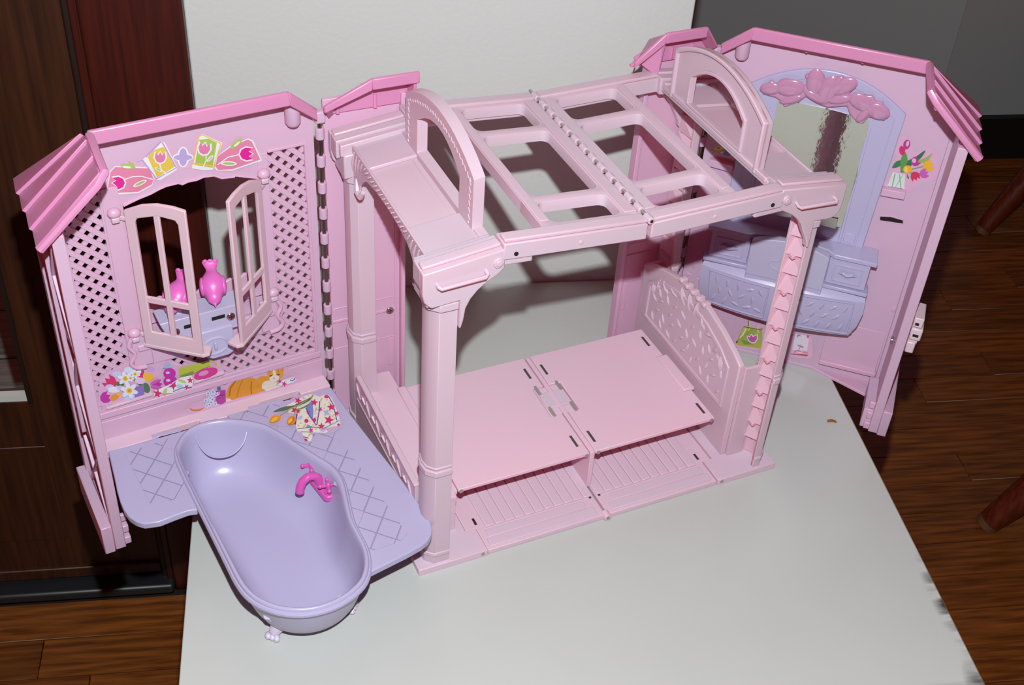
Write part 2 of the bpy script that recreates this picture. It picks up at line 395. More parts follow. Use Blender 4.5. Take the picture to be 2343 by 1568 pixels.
kn = H('deck_knuckle', MB().tube([(20.4, -.35, .45), (20.4, .5, .45)], .42, 12), 'pink_bed')
build('hinge_pin', MB().tube([(20.4, -.4, .45), (20.4, -.3, .45)], .2, 10), 'steel', kn)
# ---- bed: two panels on a middle support
def bedpanel(x0, x1, inner, outer, notch):
    mb = MB(); 
    if inner == x1: pts = [(x0, 4.2), (x1, 4.2), (x1, 10.6), (x1-1.3, 10.6), (x1-1.3, 15.2), (x1, 15.2), (x1, 20.2), (x0, 20.2)]
    else: pts = [(x0, 4.2), (x1, 4.2), (x1, 9.0), (x1-.9, 9.0), (x1-.9, 15.3), (x1, 15.3), (x1, 20.2), (x0, 20.2), (x0, 15.2), (x0+1.3, 15.2), (x0+1.3, 10.6), (x0, 10.6)]
    mb.plate(pts, XY, 5.2, 5.62)
    p = H('bed_panel', mb, 'pink_bed', .07)
    return p
bl = bedpanel(5.7, 20.05, 20.05, 5.7, 0)
br = bedpanel(20.75, 34.9, 20.75, 34.9, 1)
for (p, x, yy) in ((bl, 19.3, 6.3), (bl, 19.3, 17.6), (br, 21.3, 6.3), (br, 21.3, 17.6), (bl, 6.1, 15.0), (br, 34.2, 6.0), (br, 34.2, 18.0)):
    build('hinge_pin', MB().box(x-.12, x+.14, yy-.85, yy+.85, 5.56, 5.66), 'steel_dark', p)
for (p, x) in ((bl, 19.75), (br, 34.55), (bl, 6.0), (br, 21.1)):
    build('hinge_pin', MB().tube([(x, 4.12, 5.35), (x, 4.4, 5.35)], .22, 10), 'steel', p)
sp = H('bed_support', MB().plate([(4.1, .7), (20.0, .7), (20.0, 5.7), (4.1, 5.7)], YZ, 20.15, 20.65), 'pink_bed')
cl = build('clasp_plate', MB().box(18.85, 21.95, 10.7, 15.1, 5.25, 5.5), 'pink_bed', sp, .06)
build('clasp_plate', MB().box(18.95, 21.85, 11.7, 14.1, 5.5, 5.66), 'pink_bed', sp, .06)
for x in (19.15, 21.65):
    for yy in (11.1, 14.65): build('hinge_pin', MB().box(x-.15, x+.15, yy-.75, yy+.75, 5.45, 5.72), 'steel', sp)
H('bed_tab', MB().box(34.0, 35.4, 9.1, 15.2, 5.25, 5.7), 'pink_bed', .15)
# platform at the foot end, footboard with fretwork
H('foot_platform', MB().plate([(1.35, 3.6), (5.3, 3.6), (5.3, 4.3), (5.65, 4.3), (5.65, 23.6), (1.35, 23.6)], XY, 4.9, 5.45).box(1.4, 5.25, 3.65, 4.0, .8, 4.9), 'pink_bed', .08)
H('platform_lip', MB().box(5.3, 6.3, 12.6, 20.4, 5.45, 5.68), 'pink_bed', .1)
fb = H('footboard', MB().plate([(3.5, .8), (21.2, .8)] + [(21.2, 7.2), (20.9, 8.1), (20.2, 8.6)] + [(20-2*i, 8.6) for i in range(1, 9)] + [(3.5, 8.6)], YZ, .95, 1.35), 'pink_frame', .08)
build('footboard_rim', MB().box(.8, 1.4, 3.5, 20.4, 8.4, 8.7), 'pink_frame', fb, .1)
for i in range(11):
    y0 = 4.4+i*1.5
    build('fret_leaf', MB().tube([(.93, y0, 6.2+.5*(i % 2)), (.86, y0+.5, 7.2), (.93, y0+1.1, 7.5-.5*(i % 2))], [.07, .16, .07], 6), 'pink_frame', fb)
build('fret_rail', MB().box(.84, .96, 4, 20.4, 5.3, 5.6), 'pink_frame', fb, .04)
# ---- headboard
hb_arch = [(3.1, 13.2), (4.5, 13.95), (7, 14.9), (10, 15.6), (13, 15.75), (16, 15.4), (19, 14.5), (21.5, 13.5), (23, 12.7)]
hb = H('headboard', MB().plate([(3.1, .8)] + hb_arch + [(23, .8)], YZ, 35.8, 36.5), 'pink_frame', .15)
inn = [(4.6, 6.4), (4.6, 11.9), (6.5, 13.1), (9.5, 14.1), (13, 14.4), (16.5, 13.9), (19.5, 12.8), (21.4, 11.4), (21.4, 6.4)]
in2 = [(5.1, 6.9), (5.1, 11.6), (6.9, 12.6), (9.7, 13.55), (13, 13.8), (16.2, 13.4), (19.2, 12.35), (20.9, 11.1), (20.9, 6.9)]
build('panel_rim', MB().plate(inn, YZ, 35.62, 35.85, holes=[in2]), 'pink_frame', hb, .07)
def leaf(mb, c, L, w, a, fn, h):       # a small embossed leaf: fn maps (p, height) to local space
    ca, sa = math.cos(a), math.sin(a); P = []
    for (x, y_) in ((-L, 0), (-L*.4, w*.8), (L*.2, w), (L, 0), (L*.2, -w), (-L*.4, -w*.8)):
        P.append(fn((c[0]+x*ca-y_*sa, c[1]+x*sa+y_*ca), 0))
    P.append(fn((c[0]-L*.3*ca, c[1]-L*.3*sa), h)); P.append(fn((c[0]+L*.45*ca, c[1]+L*.45*sa), h*.9))
    return mb.add(P, [(0, 1, 6), (1, 2, 7, 6), (2, 3, 7), (3, 4, 7), (4, 5, 6, 7), (5, 0, 6)])
rnd = random.Random(3)
hbf = lambda p, h: (35.8-h, p[0], p[1])
for i in range(9):
    for j in range(4):
        yy = 6.0+i*1.75+(.8 if j % 2 else 0)+rnd.uniform(-.3, .3); zz = 7.6+j*1.35+rnd.uniform(-.25, .25)
        if yy > 20.2 or zz > 12.4-abs(yy-13)*.12: continue
        build('embossed_leaf', leaf(MB(), (yy, zz), .62, .22, math.radians(rnd.choice((60, 100, 130, 75, 150, 30))), hbf, .16), 'pink_frame', hb, 0, smooth=False)
# garland of tulips along the top of the headboard
for (yy, zz, a, s_) in ((6.2, 11.3, 80, 1.1), (7.4, 12.2, 130, .9), (9.0, 13.0, 160, .9), (10.3, 13.6, 60, .9), (12.0, 14.1, 100, 1.2), (13.3, 14.2, 80, 1.3), (14.6, 14.0, 60, 1.2), (16.4, 13.4, 20, .9), (18.0, 12.8, 40, .9), (19.4, 12.2, 100, 1.0), (20.3, 11.2, 90, 1.0)):
    build('embossed_tulip', leaf(MB(), (yy, zz), .95*s_, .42*s_, math.radians(a), lambda p, h: (35.78-h, p[0], p[1]), .3), 'pink_frame', hb, 0)
for k in range(5):
    build('tulip_tip', MB().box(35.5, 36.5, 10.4+k*1.15, 11.1+k*1.15, 15.4, 15.95), 'pink_frame', hb, .18)
H('headboard_return', MB().plate([(36.4, .8), (38.3, .8), (38.3, 12.9), (37.2, 12.9), (36.4, 13.1)], SZ, 2.75, 3.15), 'pink_frame', .06)
H('headboard_return', MB().plate([(36.4, .8), (38.3, .8), (38.3, 12.6), (36.4, 12.6)], SZ, 22.7, 23.05), 'pink_frame', .06)
# ---- arches: posts, beams, shelf, railing (left and right are mirror images, both tipped a little)
def archside(right):
    def T(p):
        return Vector((WD-p[0] if right else p[0], p[1], p[2]))
    def Ts(p):
        x = p[0]; return Vector((WD-x if right else x, p[1], p[2]+.12*(x-2.6)))
    xo, xi = (1.2, 2.75) if right else (.9, 3.25)
    for back in (0, 1):
        Yf = (lambda y_: y_) if not back else (lambda y_: 24.1-y_)
        def U(e, d0=0.):      # channel section, open towards the inside
            o = [(xi, .35-e), (xo+.75, .35-e), (xo+.15-e, 1.0-e*.5), (xo-e, 1.8), (xo+.15-e, 2.7+e*.5), (xo+.75, 3.3+e), (xi, 3.3+e)]
            i_ = [(xi, 3.0), (xo+.85, 3.0), (xo+.45, 2.55), (xo+.3, 1.8), (xo+.45, 1.1), (xo+.85, .65), (xi, .65)]
            return [(x, Yf(y_)) for x, y_ in o+i_]
        ps = H('post', MB(T).plate(U(0), XY, .8, 32.4), 'pink_frame', .05)
        build('post_plinth', MB(T).plate(U(.12), XY, .8, 1.7), 'pink_frame', ps, .06)
        for z0, z1, e in ((1.7, 2.2, .2), (12.4, 13.1, .2), (13.25, 13.55, .1), (31.4, 32.2, .24)):
            build('post_ring', MB(T).plate(U(e), XY, z0, z1), 'pink_frame', ps, .1)
        build('lower_shaft', MB(T).plate(U(.06), XY, 1.7, 12.4), 'pink_frame', ps, .05)
        if right:
            z = 3.2; k = 0
            while z < 30.5:
                yb = Yf(3.0); yf = Yf(.66)
                if not back:
                    w = MB(T).add([(xi+.02, 3.02, z), (xo+.35, 3.02, z), (xo+.35, .8, z+.5), (xo+.75, .9, z+.5), (xo+.75, 3.02, z+2.05), (xo+.35, 3.02, z+2.1), (xo+.35, .8, z+2.1), (xo+.5, .9, z+2.1)],
                          [(0, 1, 2, 3), (4, 5, 6, 7), (0, 1, 5, 4), (1, 2, 6, 5), (2, 3, 7, 6), (3, 0, 4, 7)])
                else:
                    w = MB(T).add([(xi+.02, Yf(.66), z), (xo+.35, Yf(.66), z), (xo+.35, Yf(2.8), z), (xi-.25, Yf(2.8), z), (xi+.02, Yf(.66), z+1.9), (xo+.35, Yf(.66), z+2.1), (xo+.35, Yf(2.8), z+2.1), (xo+.5, Yf(2.8), z+2.1)],
                          [(0, 1, 2, 3), (4, 5, 6, 7), (0, 1, 5, 4), (1, 2, 6, 5), (2, 3, 7, 6), (3, 0, 4, 7)])
                build('wedge_rib', w, 'pink_rib', ps, 0, smooth=False)
                if k % 2 and not back: build('rib_nub', MB(T).box(xi-.5, xi-.1, 1.9, 2.5, z-.12, z+.3), 'pink_rib', ps, .06)
                z += 2.15; k += 1
            build('channel_lining', MB(T).plate([(x, Yf(y_)) for x, y_ in ((xi-.05, 2.98), (xo+.85, 2.98), (xo+.47, 2.53), (xo+.32, 1.8), (xo+.47, 1.12), (xo+.85, .67), (xo+.9, .72), (xo+.55, 1.15), (xo+.42, 1.8), (xo+.55, 2.45), (xo+.9, 2.9), (xi-.05, 2.9))], XY, .9, 32), 'pink_rib', ps, 0)
        # beam over the post with its curved bracket
        prof = [(.15, 33.2), (0, 34.0), (0, 36.0), (7.1, 36.0), (7.1, 34.2), (6.6, 33.75), (5.6, 33.3), (4.8, 32.75), (4.2, 32.1), (3.8, 31.3), (xi+.4, 30.2), (xi+.2, 29.4), (xi, 29.4), (xi, 32.3), (xo-.1, 32.4), (.6, 32.6)]
        bm_ = H('beam', MB(Ts).plate(prof, SZ, Yf(0), Yf(.75)), 'pink_frame', .1)
        build('beam_cap', MB(Ts).box(.02, 7.05, min(Yf(.7), Yf(2.3)), max(Yf(.7), Yf(2.3)), 34.2, 36.0), 'pink_frame', bm_, .08)
        build('cap_ridge', MB(Ts).box(.15, 6.9, min(Yf(.55), Yf(1.5)), max(Yf(.55), Yf(1.5)), 36.0, 36.3), 'pink_frame', bm_, .1)
        build('cap_step', MB(Ts).box(.25, 6.8, min(Yf(2.3), Yf(2.9)), max(Yf(2.3), Yf(2.9)), 34.6, 35.75), 'pink_frame', bm_, .08)
        build('capital', MB(Ts).plate([(.45, Yf(.3)), (xi+.05, Yf(.3)), (xi+.05, Yf(3.2)), (.45, Yf(3.2))], XY, 32.3, 34.8), 'pink_frame', bm_, .15)
        if not back:
            build('grab_bar', MB(Ts).tube([(1.2, 0, 34.75), (1.2, -.45, 34.7), (1.35, -.6, 34.6), (5.2, -.6, 34.35), (5.4, -.45, 34.45), (5.4, 0, 34.6)], .17, 8), 'pink_frame', bm_)
            bc = build('bolt_cap', MB(Ts).tube([(6.5, .1, 34.95), (6.5, -.18, 34.95)], .46, 16), 'pink_frame', bm_, .05)
            build('bolt_cap', MB(Ts).tube([(6.5, -.1, 34.95), (6.5, -.26, 34.95)], .27, 16), 'pink_frame', bm_, .04)
    # shelf between the beams
    sh = H('shelf', MB(Ts).box(1.5, 6.9, 2.6, 21.5, 34.7, 35.0), 'pink_frame', .05)
    build('shelf_step', MB(Ts).box(1.5, 6.9, 2.6, 7.3, 35.0, 35.35), 'pink_frame', sh, .07)
    build('shelf_step', MB(Ts).box(1.5, 6.9, 17.2, 21.5, 35.0, 35.35), 'pink_frame', sh, .07)
    build('shelf_rim', MB(Ts).box(6.15, 7.0, 2.9, 21.3, 35.0, 35.55), 'pink_frame', sh, .1)
    build('shelf_groove', MB(Ts).box(5.55, 5.65, 7.4, 17.1, 35.0, 35.06), 'pink_frame', sh, .02)
    # pierced apron along the outer edge
    ap = [(2.9, 35.5), (21.3, 35.5), (21.3, 32.2), (20.2, 31.2), (19.3, 31.5), (19.2, 32.4), (18.2, 33.4)] + arc((17.2, 34.0), (7.0, 34.0), .55, 8) + [(6.0, 33.4), (5.0, 32.4), (4.9, 31.5), (4.0, 31.2), (2.9, 32.2)]
    apn = H('apron', MB(Ts).plate(ap, YZ, 1.32, 1.55), 'pink_frame', .06)
    for i in range(24):
        yy = 3.4+i*.74; d = abs(yy-12.1)
        h = .35 if d < 5 else .35+(d-5)*.55
        build('fret_curl', MB(Ts).tube([(1.27, yy, 35.25), (1.2, yy+.25, 35.25-h*.5), (1.27, yy+.5, 35.2-h)], [.06, .13, .06], 6), 'pink_frame', apn)
    for yy in (19.6, 4.6):
        build('curl_bracket', MB(Ts).tube([(1.4, yy+.6, 32.6), (1.25, yy, 31.6), (1.3, yy-.7, 31.5), (1.4, yy-1.1, 32.1)], [.2, .35, .35, .2], 8), 'pink_frame', apn)
    # arched railing standing on the inner edge
    def arch_loop(y0, y1, z0, zs, h, r=.7):
        a = arc((y0+r, zs), (y1-r, zs), h, 12)
        return [(y0, z0), (y0, zs-r*.6)] + a + [(y1, zs-r*.6), (y1, z0)]
    o1 = arch_loop(4.5, 20.0, 35.0, 40.6, 1.9); i1 = arch_loop(7.4, 17.1, 35.6, 39.1, 1.7, .3)
    rl = H('railing', MB(Ts).plate(o1, YZ, 6.5 if right else 6.05, 6.75 if right else 7.05, holes=[i1]), 'pink_frame', .04 if right else .22, segs=3)
    o2 = arch_loop(4.85, 19.65, 34.9, 40.2, 1.9)
    if right: build('railing_rim', MB(Ts).plate(arch_loop(4.5, 20.0, 35.0, 40.6, 1.9), YZ, 6.05, 7.0, holes=[]) if False else MB(Ts).plate([(4.5, 35.0)] + o1[1:-1] + [(20.0, 35.0), (19.6, 35.0)] + o2[1:-1][::-1] + [(4.9, 35.0)], YZ, 6.0, 7.1 if right else 6.9), 'pink_frame', rl, .12)
    i2 = arch_loop(7.7, 16.8, 35.9, 38.8, 1.7, .3)
    if right: build('opening_rim', MB(Ts).plate(i1, YZ, 6.3, 7.0, holes=[i2]), 'pink_frame', rl, .08)
    if not right:      # lacy scalloped line moulded into the outer face
        wig = []
        for i in range(81):
            f = i/80; yy = 5.1+f*14.3; wig.append((6.06, yy, 39.9+1.9*4*f*(1-f)-.25+.16*math.sin(i*1.9)))
        build('lace_line', MB(Ts).tube(wig, .07, 6), 'pink_frame', rl)
        for yy in (5.2, 19.2):
            build('lace_line', MB(Ts).tube([(6.06, yy+.16*math.sin(k*2.1), 35.6+k*.22) for k in range(20)], .07, 6), 'pink_frame', rl)
archside(False); archside(True)
# ---- pergola: two hinged halves with rounded openings
def tiltL(p): return Vector((p[0], p[1], p[2]+.075*(20.4-p[0])*(1 if p[0] < 20.4 else -.0)))
def tiltR(p): return Vector((p[0], p[1], p[2]+.02*(p[0]-20.4)))
def pergola(left):
    T = tiltL if left else tiltR
    X = (lambda x: x) if left else (lambda x: WD-x)
    TT = lambda p: T((X(p[0]), p[1], p[2]))
    mb = MB(TT)
    for (h, o) in (((12.15, 18.75, 2.0, 5.2), (11.0, 20.2, 1.0, 5.72)), ((12.15, 18.75, 6.25, 16.7), (11.0, 20.2, 5.72, 17.22)), ((12.15, 18.75, 17.75, 22.0), (11.0, 20.2, 17.22, 23.2))):
        hi = rrect(*h, .7); ho = rrect(*h[:2], *h[2:], .7); he = rrect(h[0]-.1, h[1]+.1, h[2]-.1, h[3]+.1, .78); oo = rrect(*o, .002)
        mb.loft([[(x, y_, 36.1) for x, y_ in oo], [(x, y_, 36.1) for x, y_ in he], [(x, y_, 36.07) for x, y_ in rrect(h[0]-.03, h[1]+.03, h[2]-.03, h[3]+.03, .72)], [(x, y_, 36.0) for x, y_ in hi], [(x, y_, 35.0) for x, y_ in hi], [(x, y_, 35.0) for x, y_ in oo], [(x, y_, 36.1) for x, y_ in oo]], capend=False)
    body = H('pergola_half', mb, 'pink_frame', 0)
    for y0, y1 in ((-.05, 1.75), (22.3, 24.1)):
        r_ = build('rail', MB(TT).box(6.9, 20.2, y0, y1, 34.5, 36.05), 'pink_frame', body, .1)
        build('rail_ridge', MB(TT).box(7.0, 20.15, y0+.15, y1-.5, 36.05, 36.4), 'pink_frame', body, .1)
    build('rail_tongue', MB(TT).box(6.4, 9.6, .1, .9, 33.9, 34.6), 'pink_frame', body, .1)
    build('pin_hole', MB(TT).tube([(8.0, -.02, 35.0), (8.0, -.1, 35.0)], .2, 10), 'hole_shade', body)
    build('rail_stud', MB(TT).tube([(13.9, -.0, 35.2), (13.9, -.13, 35.2)], .2, 10), 'pink_frame', body, .03)
    build('crossbeam_cap', MB(TT).box(11.15, 12.0, 2.3, 21.9, 36.1, 36.22), 'pink_frame', body, .05)
    build('crossbeam_cap', MB(TT).box(18.9, 20.1, 1.9, 22.2, 36.1, 36.25), 'pink_frame', body, .05)
    return body
pl_ = pergola(True); pr_ = pergola(False)
rod = H('hinge_rod', MB().tube([(20.4, -.2, 36.35), (20.4, 24.0, 36.35)], .16, 8), 'steel', 0, label='bright steel hinge rod')
y = -.15; i = 0
while y < 23.8:
    L = .95
    build('hinge_knuckle', MB().tube([(20.4, y, 36.35), (20.4, y+L, 36.35)], .34, 12), 'pink_frame', pl_ if i % 2 else pr_, .04)
    y += 1.72; i += 1
# ---- narrow back panels beside the rear posts
def backpanel(right):
    T = (lambda p: Vector((WD-p[0], p[1], p[2]))) if right else Idm
    bp = H('back_panel', MB(T).box(-.3, 7.45, 24.4, 24.8, 0, 38.6), 'pink_panel', .05)
    build('panel_edge', MB(T).box(7.05, 7.5, 23.7, 24.8, 0, 38.4), 'pink_panel', bp, .06)
    build('panel_fillet', MB(T).box(6.55, 6.75, 24.28, 24.42, .5, 38), 'pink_panel', bp, .04)
    for z0, z1, d in ((12.9, 13.25, .14), (14.6, 14.75, .06), (9.4, 9.5, .06)):
        build('panel_band', MB(T).box(-.2, 6.6, 24.4-d, 24.42, z0, z1), 'pink_panel', bp, .05)
    build('panel_molding', MB(T).plate([(5.9, 5.5), (6.4, 5.5), (6.4, 9.2), (5.9, 9.2)], SZ, 24.33, 24.42), 'pink_panel', bp, .03)
    if not right:
        sc_ = build('screw', MB(T).tube([(6.0, 24.35, 13.0), (6.0, 24.2, 13.0)], .42, 14), 'steel', bp, .05, label='steel screw head')
        build('screw_slot', MB(T).box(5.75, 6.25, 24.17, 24.21, 12.95, 13.05).box(5.95, 6.05, 24.17, 24.21, 12.75, 13.25), 'steel_dark', sc_)
    # its piece of roof (not mirrored: both fall away to the left)
    hx = [(0, 1, 2, 3), (4, 5, 6, 7), (0, 1, 5, 4), (1, 2, 6, 5), (2, 3, 7, 6), (3, 0, 4, 7)]
    if right: xl, xa, xb, xe, zl = 31.0, 33.9, 38.6, 40.7, 37.9
    else: xl, xa, xb, xe, zl = -.7, 3.7, 8.2, 8.25, 38.5
    ze = 38.6 if right else 41.2
    rf = H('panel_roof', MB().plate([(xl+.5, 37.2), (xl+.5, zl-.9), (xa, 39.7), (xb, 39.7), (xe, ze-1.5), (xe, 37.2)], SZ, 24.1, 24.5), 'pink_roof', .08, label='darker pink roof over the back panel')
    build('fascia', MB().plate([(xa, 40.1), (xa, 41.2), (xb, 41.2), (xb, 40.1)], SZ, 22.0, 22.4), 'pink_roof', rf, .12)
    build('fascia', MB().add([(xl, 22.5, zl+.4), (xa, 22.0, 41.2), (xa, 22.4, 41.2), (xl, 22.9, zl+.4), (xl, 22.5, zl-.25), (xa, 22.0, 40.1), (xa, 22.4, 40.1), (xl, 22.9, zl-.25)], hx), 'pink_roof', rf, .1)
    def slab(P, th=.3):
        return MB().add(list(P)+[(p[0], p[1], p[2]-th) for p in P], hx)
    build('roof_top', slab([(xa, 22.1, 41.2), (xb, 22.1, 41.2), (xb, 25.2, 39.2), (xa, 25.2, 39.2)]), 'pink_roof', rf, .06)
    build('roof_top', slab([(xl, 22.6, zl+.4), (xa, 22.1, 41.2), (xa, 25.2, 39.2), (xl+.9, 24.3, zl-1.6)]), 'pink_roof', rf, .06)
    if right: build('roof_top', slab([(xb, 22.1, 41.2), (xe, 23.0, ze), (xe, 25, ze-1.5), (xb, 25.2, 39.2)]), 'pink_roof', rf, .06)
    xw = 33.95 if right else 7.9
    build('end_web', MB().plate([(22.3, 40.3), (24.3, 39.2), (24.3, 36.2), (22.9, 36.3)], YZ, xw-.15, xw+.15), 'pink_roof', rf, .05)
    if right: build('end_web', MB().add([(31.6, 23.9, 38.0), (33.9, 22.4, 40.6), (33.9, 22.6, 36.2), (32.6, 23.4, 37.2), (31.6, 24.2, 38.0), (33.9, 22.7, 40.6), (33.9, 22.9, 36.2), (32.6, 23.7, 37.2)], hx), 'pink_roof', rf, .05)
    for x in ((1.0, 4.6) if not right else (36.0, 38.4)): build('roof_stud', MB().tube([(x, 24.1, 38.6), (x, 24.1, 37.2)], .22, 8), 'pink_roof', rf)
    return bp
backpanel(False); backpanel(True)
# ---- corner hinges: knuckles round an upright steel rod
def corner_hinge(x, yv, zz0, zz1):
    rd = H('corner_hinge', MB().tube([(x, yv, zz0), (x, yv, zz1)], .2, 10), 'steel_dark', 0, label='upright steel rod with pink knuckles')
    z = zz0; i = 0
    while z < zz1-1:
        build('knuckle', MB().tube([(x, yv, z), (x, yv, z+1.15)], .42, 12), 'pink_wall', rd, .05)
        z += 2.9
    build('knuckle_cap', MB().box(x-.5, x+.5, yv-.4, yv+.4, zz1-.8, zz1+.4), 'pink_wall', rd, .15)
corner_hinge(-.75, 24.1, 3.0, 37.4); corner_hinge(41.55, 24.1, 3.0, 37.4)
# ================================================================== shared wing shell (s along the wall, t towards the room, z up)
def wing_shell(T, right):
    rf = H('wing_roof', MB(T).plate([(3.4, 40.25), (3.6, 41.6), (20.7, 41.6), (20.9, 40.25)], SZ, 2.35, 2.8), 'pink_roof', .14, label='darker pink roof edge')
    hexa = [(0, 1, 2, 3), (4, 5, 6, 7), (0, 1, 5, 4), (1, 2, 6, 5), (2, 3, 7, 6), (3, 0, 4, 7)]
    build('hip_fascia', MB(T).add([(.6, 1.1, 38.7), (3.6, 2.35, 41.6), (3.6, 2.8, 41.6), (.6, 1.5, 38.6), (.6, 1.1, 37.5), (3.5, 2.35, 40.25), (3.5, 2.8, 40.25), (.6, 1.5, 37.5)], hexa), 'pink_roof', rf, .1)
    # roof skin falling away behind the fascia, in stepped courses
    prev = (2.6, 41.55)
    for k in range(4):
        t0, z0 = 2.6-k*1.15, 41.55-k*.85; t1, z1 = t0-1.25, z0-.72
        build('shingle_course', MB(T).add([(3.6-k*.1, t0, z0), (20.6, t0, z0), (20.4, t1, z1), (3.6-k*.1, t1, z1), (3.6-k*.1, t0, z0-.35), (20.6, t0, z0-.35), (20.4, t1, z1-.35), (3.6-k*.1, t1, z1-.35)], hexa), 'pink_roof', rf, .05)
    build('hip_skin', MB(T).add([(.5, 1.2, 38.6), (3.6, 2.6, 41.5), (3.3, -3, 37.8), (.5, -3, 35.8), (.5, 1.2, 38.3), (3.6, 2.6, 41.2), (3.3, -3, 37.5), (.5, -3, 35.5)], hexa), 'pink_roof', rf, .05)
    # side slope over the end panel: four ribbed courses
    A, B, C_, D = Vector((21.3, 9.7, 41.6)), Vector((26.95, 9.7, 36.2)), Vector((26.5, -2.2, 35.8)), Vector((20.6, -2.2, 38.6))
    D2 = Vector((20.75, 2.6, 41.2))
    def edge(f):      # ridge edge bends down behind the fascia
        return A.lerp(D2, f/.6) if f < .6 else D2.lerp(D, (f-.6)/.4)
    for k in range(4):
        f0, f1 = k/4, (k+1)/4+.015
        a, b_, c, d = edge(f0), B.lerp(C_, f0), B.lerp(C_, min(f1, 1)), edge(min(f1, 1))
        up = Vector((.28, 0, .3)); lo = Vector((.06, 0, .06)); dn = Vector((-.25, 0, -.3))
        build('shingle_course', MB(T).add([a+up, b_+up, c+lo, d+lo, a+dn, b_+dn, c+dn, d+dn], hexa), 'pink_roof', rf, .06)
    build('gable_lip', MB(T).tube([D2+Vector((-.1, .3, .1)), A+Vector((-.15, -.2, .05)), A.lerp(B, .12)+Vector((-.1, .1, 0)), B+Vector((.05, .05, .1))], .38, 8), 'pink_roof', rf)
    build('gable_web', MB(T).add([(21.2, 2.6, 41.0), (21.5, 9.4, 41.2), (22.2, 9.4, 40.0), (22.0, 2.6, 38.5), (20.9, 2.6, 41.0), (21.2, 9.4, 41.2), (21.9, 9.4, 40.0), (21.7, 2.6, 38.5)], hexa), 'pink_roof', rf, .05)
    for s in (9.0, 14.5): build('roof_stud', MB(T).ellipsoid((s, 1.6, 39.8), (.2, .2, .25), nu=8, nv=5), 'pink_roof', rf)
    # peg under the hip
    H('roof_peg', MB(T).tube([(2.7, .8, 37.2), (2.7, .8, 37.6), (2.7, .8, 39.6)], [.5, .72, .72], 14), 'pink_wall', .1)
    # end panel standing at right angles to the wall
    sd = H('end_panel', MB(T).box(24.9, 25.9, 8.3, 9.0, .4, 36.6), 'pink_wall', .08)
    build('panel_back_stile', MB(T).box(24.6, 26.1, -.6, .6, .2, 35.6), 'pink_wall', sd, .08)
    for z0, z1 in ((.4, 2.6), (11.5, 12.3), (23.5, 24.2), (35.4, 36.2)):
        build('panel_rail', MB(T).box(25.2, 25.75, .4, 8.4, z0, z1), 'pink_wall', sd, .06)
    build('panel_sheet', MB(T).box(25.0, 25.25, .3, 8.5, 1.0, 35.8), 'pink_wall', sd, .04)
    for z0, z1 in ((2.6, 11.5), (12.3, 23.5), (24.2, 36)):
        build('trellis_bar', MB(T).add([(25.3, .6, z0), (25.9, .6, z0), (25.9, 1.1, z0), (25.3, 1.1, z0), (25.3, 7.8, z1), (25.9, 7.8, z1), (25.9, 8.3, z1), (25.3, 8.3, z1)], hexa), 'pink_wall', sd, .05)
        build('trellis_bar', MB(T).add([(25.3, 7.8, z0), (25.9, 7.8, z0), (25.9, 8.3, z0), (25.3, 8.3, z0), (25.3, .6, z1), (25.9, .6, z1), (25.9, 1.1, z1), (25.3, 1.1, z1)], hexa), 'pink_wall', sd, .05)
    build('trellis_bar', MB(T).box(25.75, 26.15, 3.9, 4.4, 12, 35.8), 'pink_wall', sd, .06)
    build('planter_box', MB(T).box(25.9, 26.9, -.4, 8.9, .1, 3.6), 'pink_wall', sd, .1)
    for k in range(3): build('planter_lip', MB(T).box(24.3-.0, 24.95, 7.6+.1*k, 8.8-.3*k, .5+k*1.25, 1.4+k*1.25), 'pink_wall', sd, .1)
    return sd
# ------------------------------------------------------------------ stickers (flat print, built where it sticks)
INK = {}
def ink(c):
    k = 'ink_%02x%02x%02x' % tuple(c)
    if k not in MATS: mat(k, c, .22, .5)
    return k
def ell(cx, cy, rx, ry=None, a=0, n=14):
    ry = ry or rx; a = math.radians(a)
    return [(cx+rx*math.cos(q)*math.cos(a)-ry*math.sin(q)*math.sin(a), cy+rx*math.cos(q)*math.sin(a)+ry*math.sin(q)*math.cos(a)) for q in [2*math.pi*i/n for i in range(n)]]
def line(pts, w):
    L = []; R_ = []
    for i, p in enumerate(pts):
        a = pts[max(i-1, 0)]; b_ = pts[min(i+1, len(pts)-1)]; d = (b_[0]-a[0], b_[1]-a[1]); l = math.hypot(*d) or 1
        nx, ny = -d[1]/l*w/2, d[0]/l*w/2; L.append((p[0]+nx, p[1]+ny)); R_.append((p[0]-nx, p[1]-ny))
    return L+R_[::-1]
def tulip(cx, cy, r, a=0):     # three-pointed tulip cup opening "up" (image up), turned by a
    P = [(-.75, -.75), (-.9, .1), (-.6, .75), (0, 1), (.6, .75), (.9, .1), (.75, -.75), (.35, -.25), (0, -.8), (-.35, -.25)]
    a = math.radians(a); return [(cx+r*(x*math.cos(a)-y*math.sin(a)), cy+r*(x*math.sin(a)+y*math.cos(a))) for x, y in P]
def star(cx, cy, r, a=0, n=5, k=.42):
    return [(cx+(r if i % 2 == 0 else r*k)*math.sin(math.pi*i/n+math.radians(a)), cy-(r if i % 2 == 0 else r*k)*math.cos(math.pi*i/n+math.radians(a))) for i in range(2*n)]
def daffodil(L, cx, cy, R):
    for i in range(6): 
        q = math.radians(60*i+15); L.append((ell(cx+.55*R*math.cos(q), cy+.5*R*math.sin(q), .5*R, .26*R, 60*i+15), (228, 228, 240)))
    L.append((ell(cx, cy, .36*R, .34*R), (236, 196, 30))); L.append((ell(cx, cy, .18*R, .16*R), (214, 150, 20)))
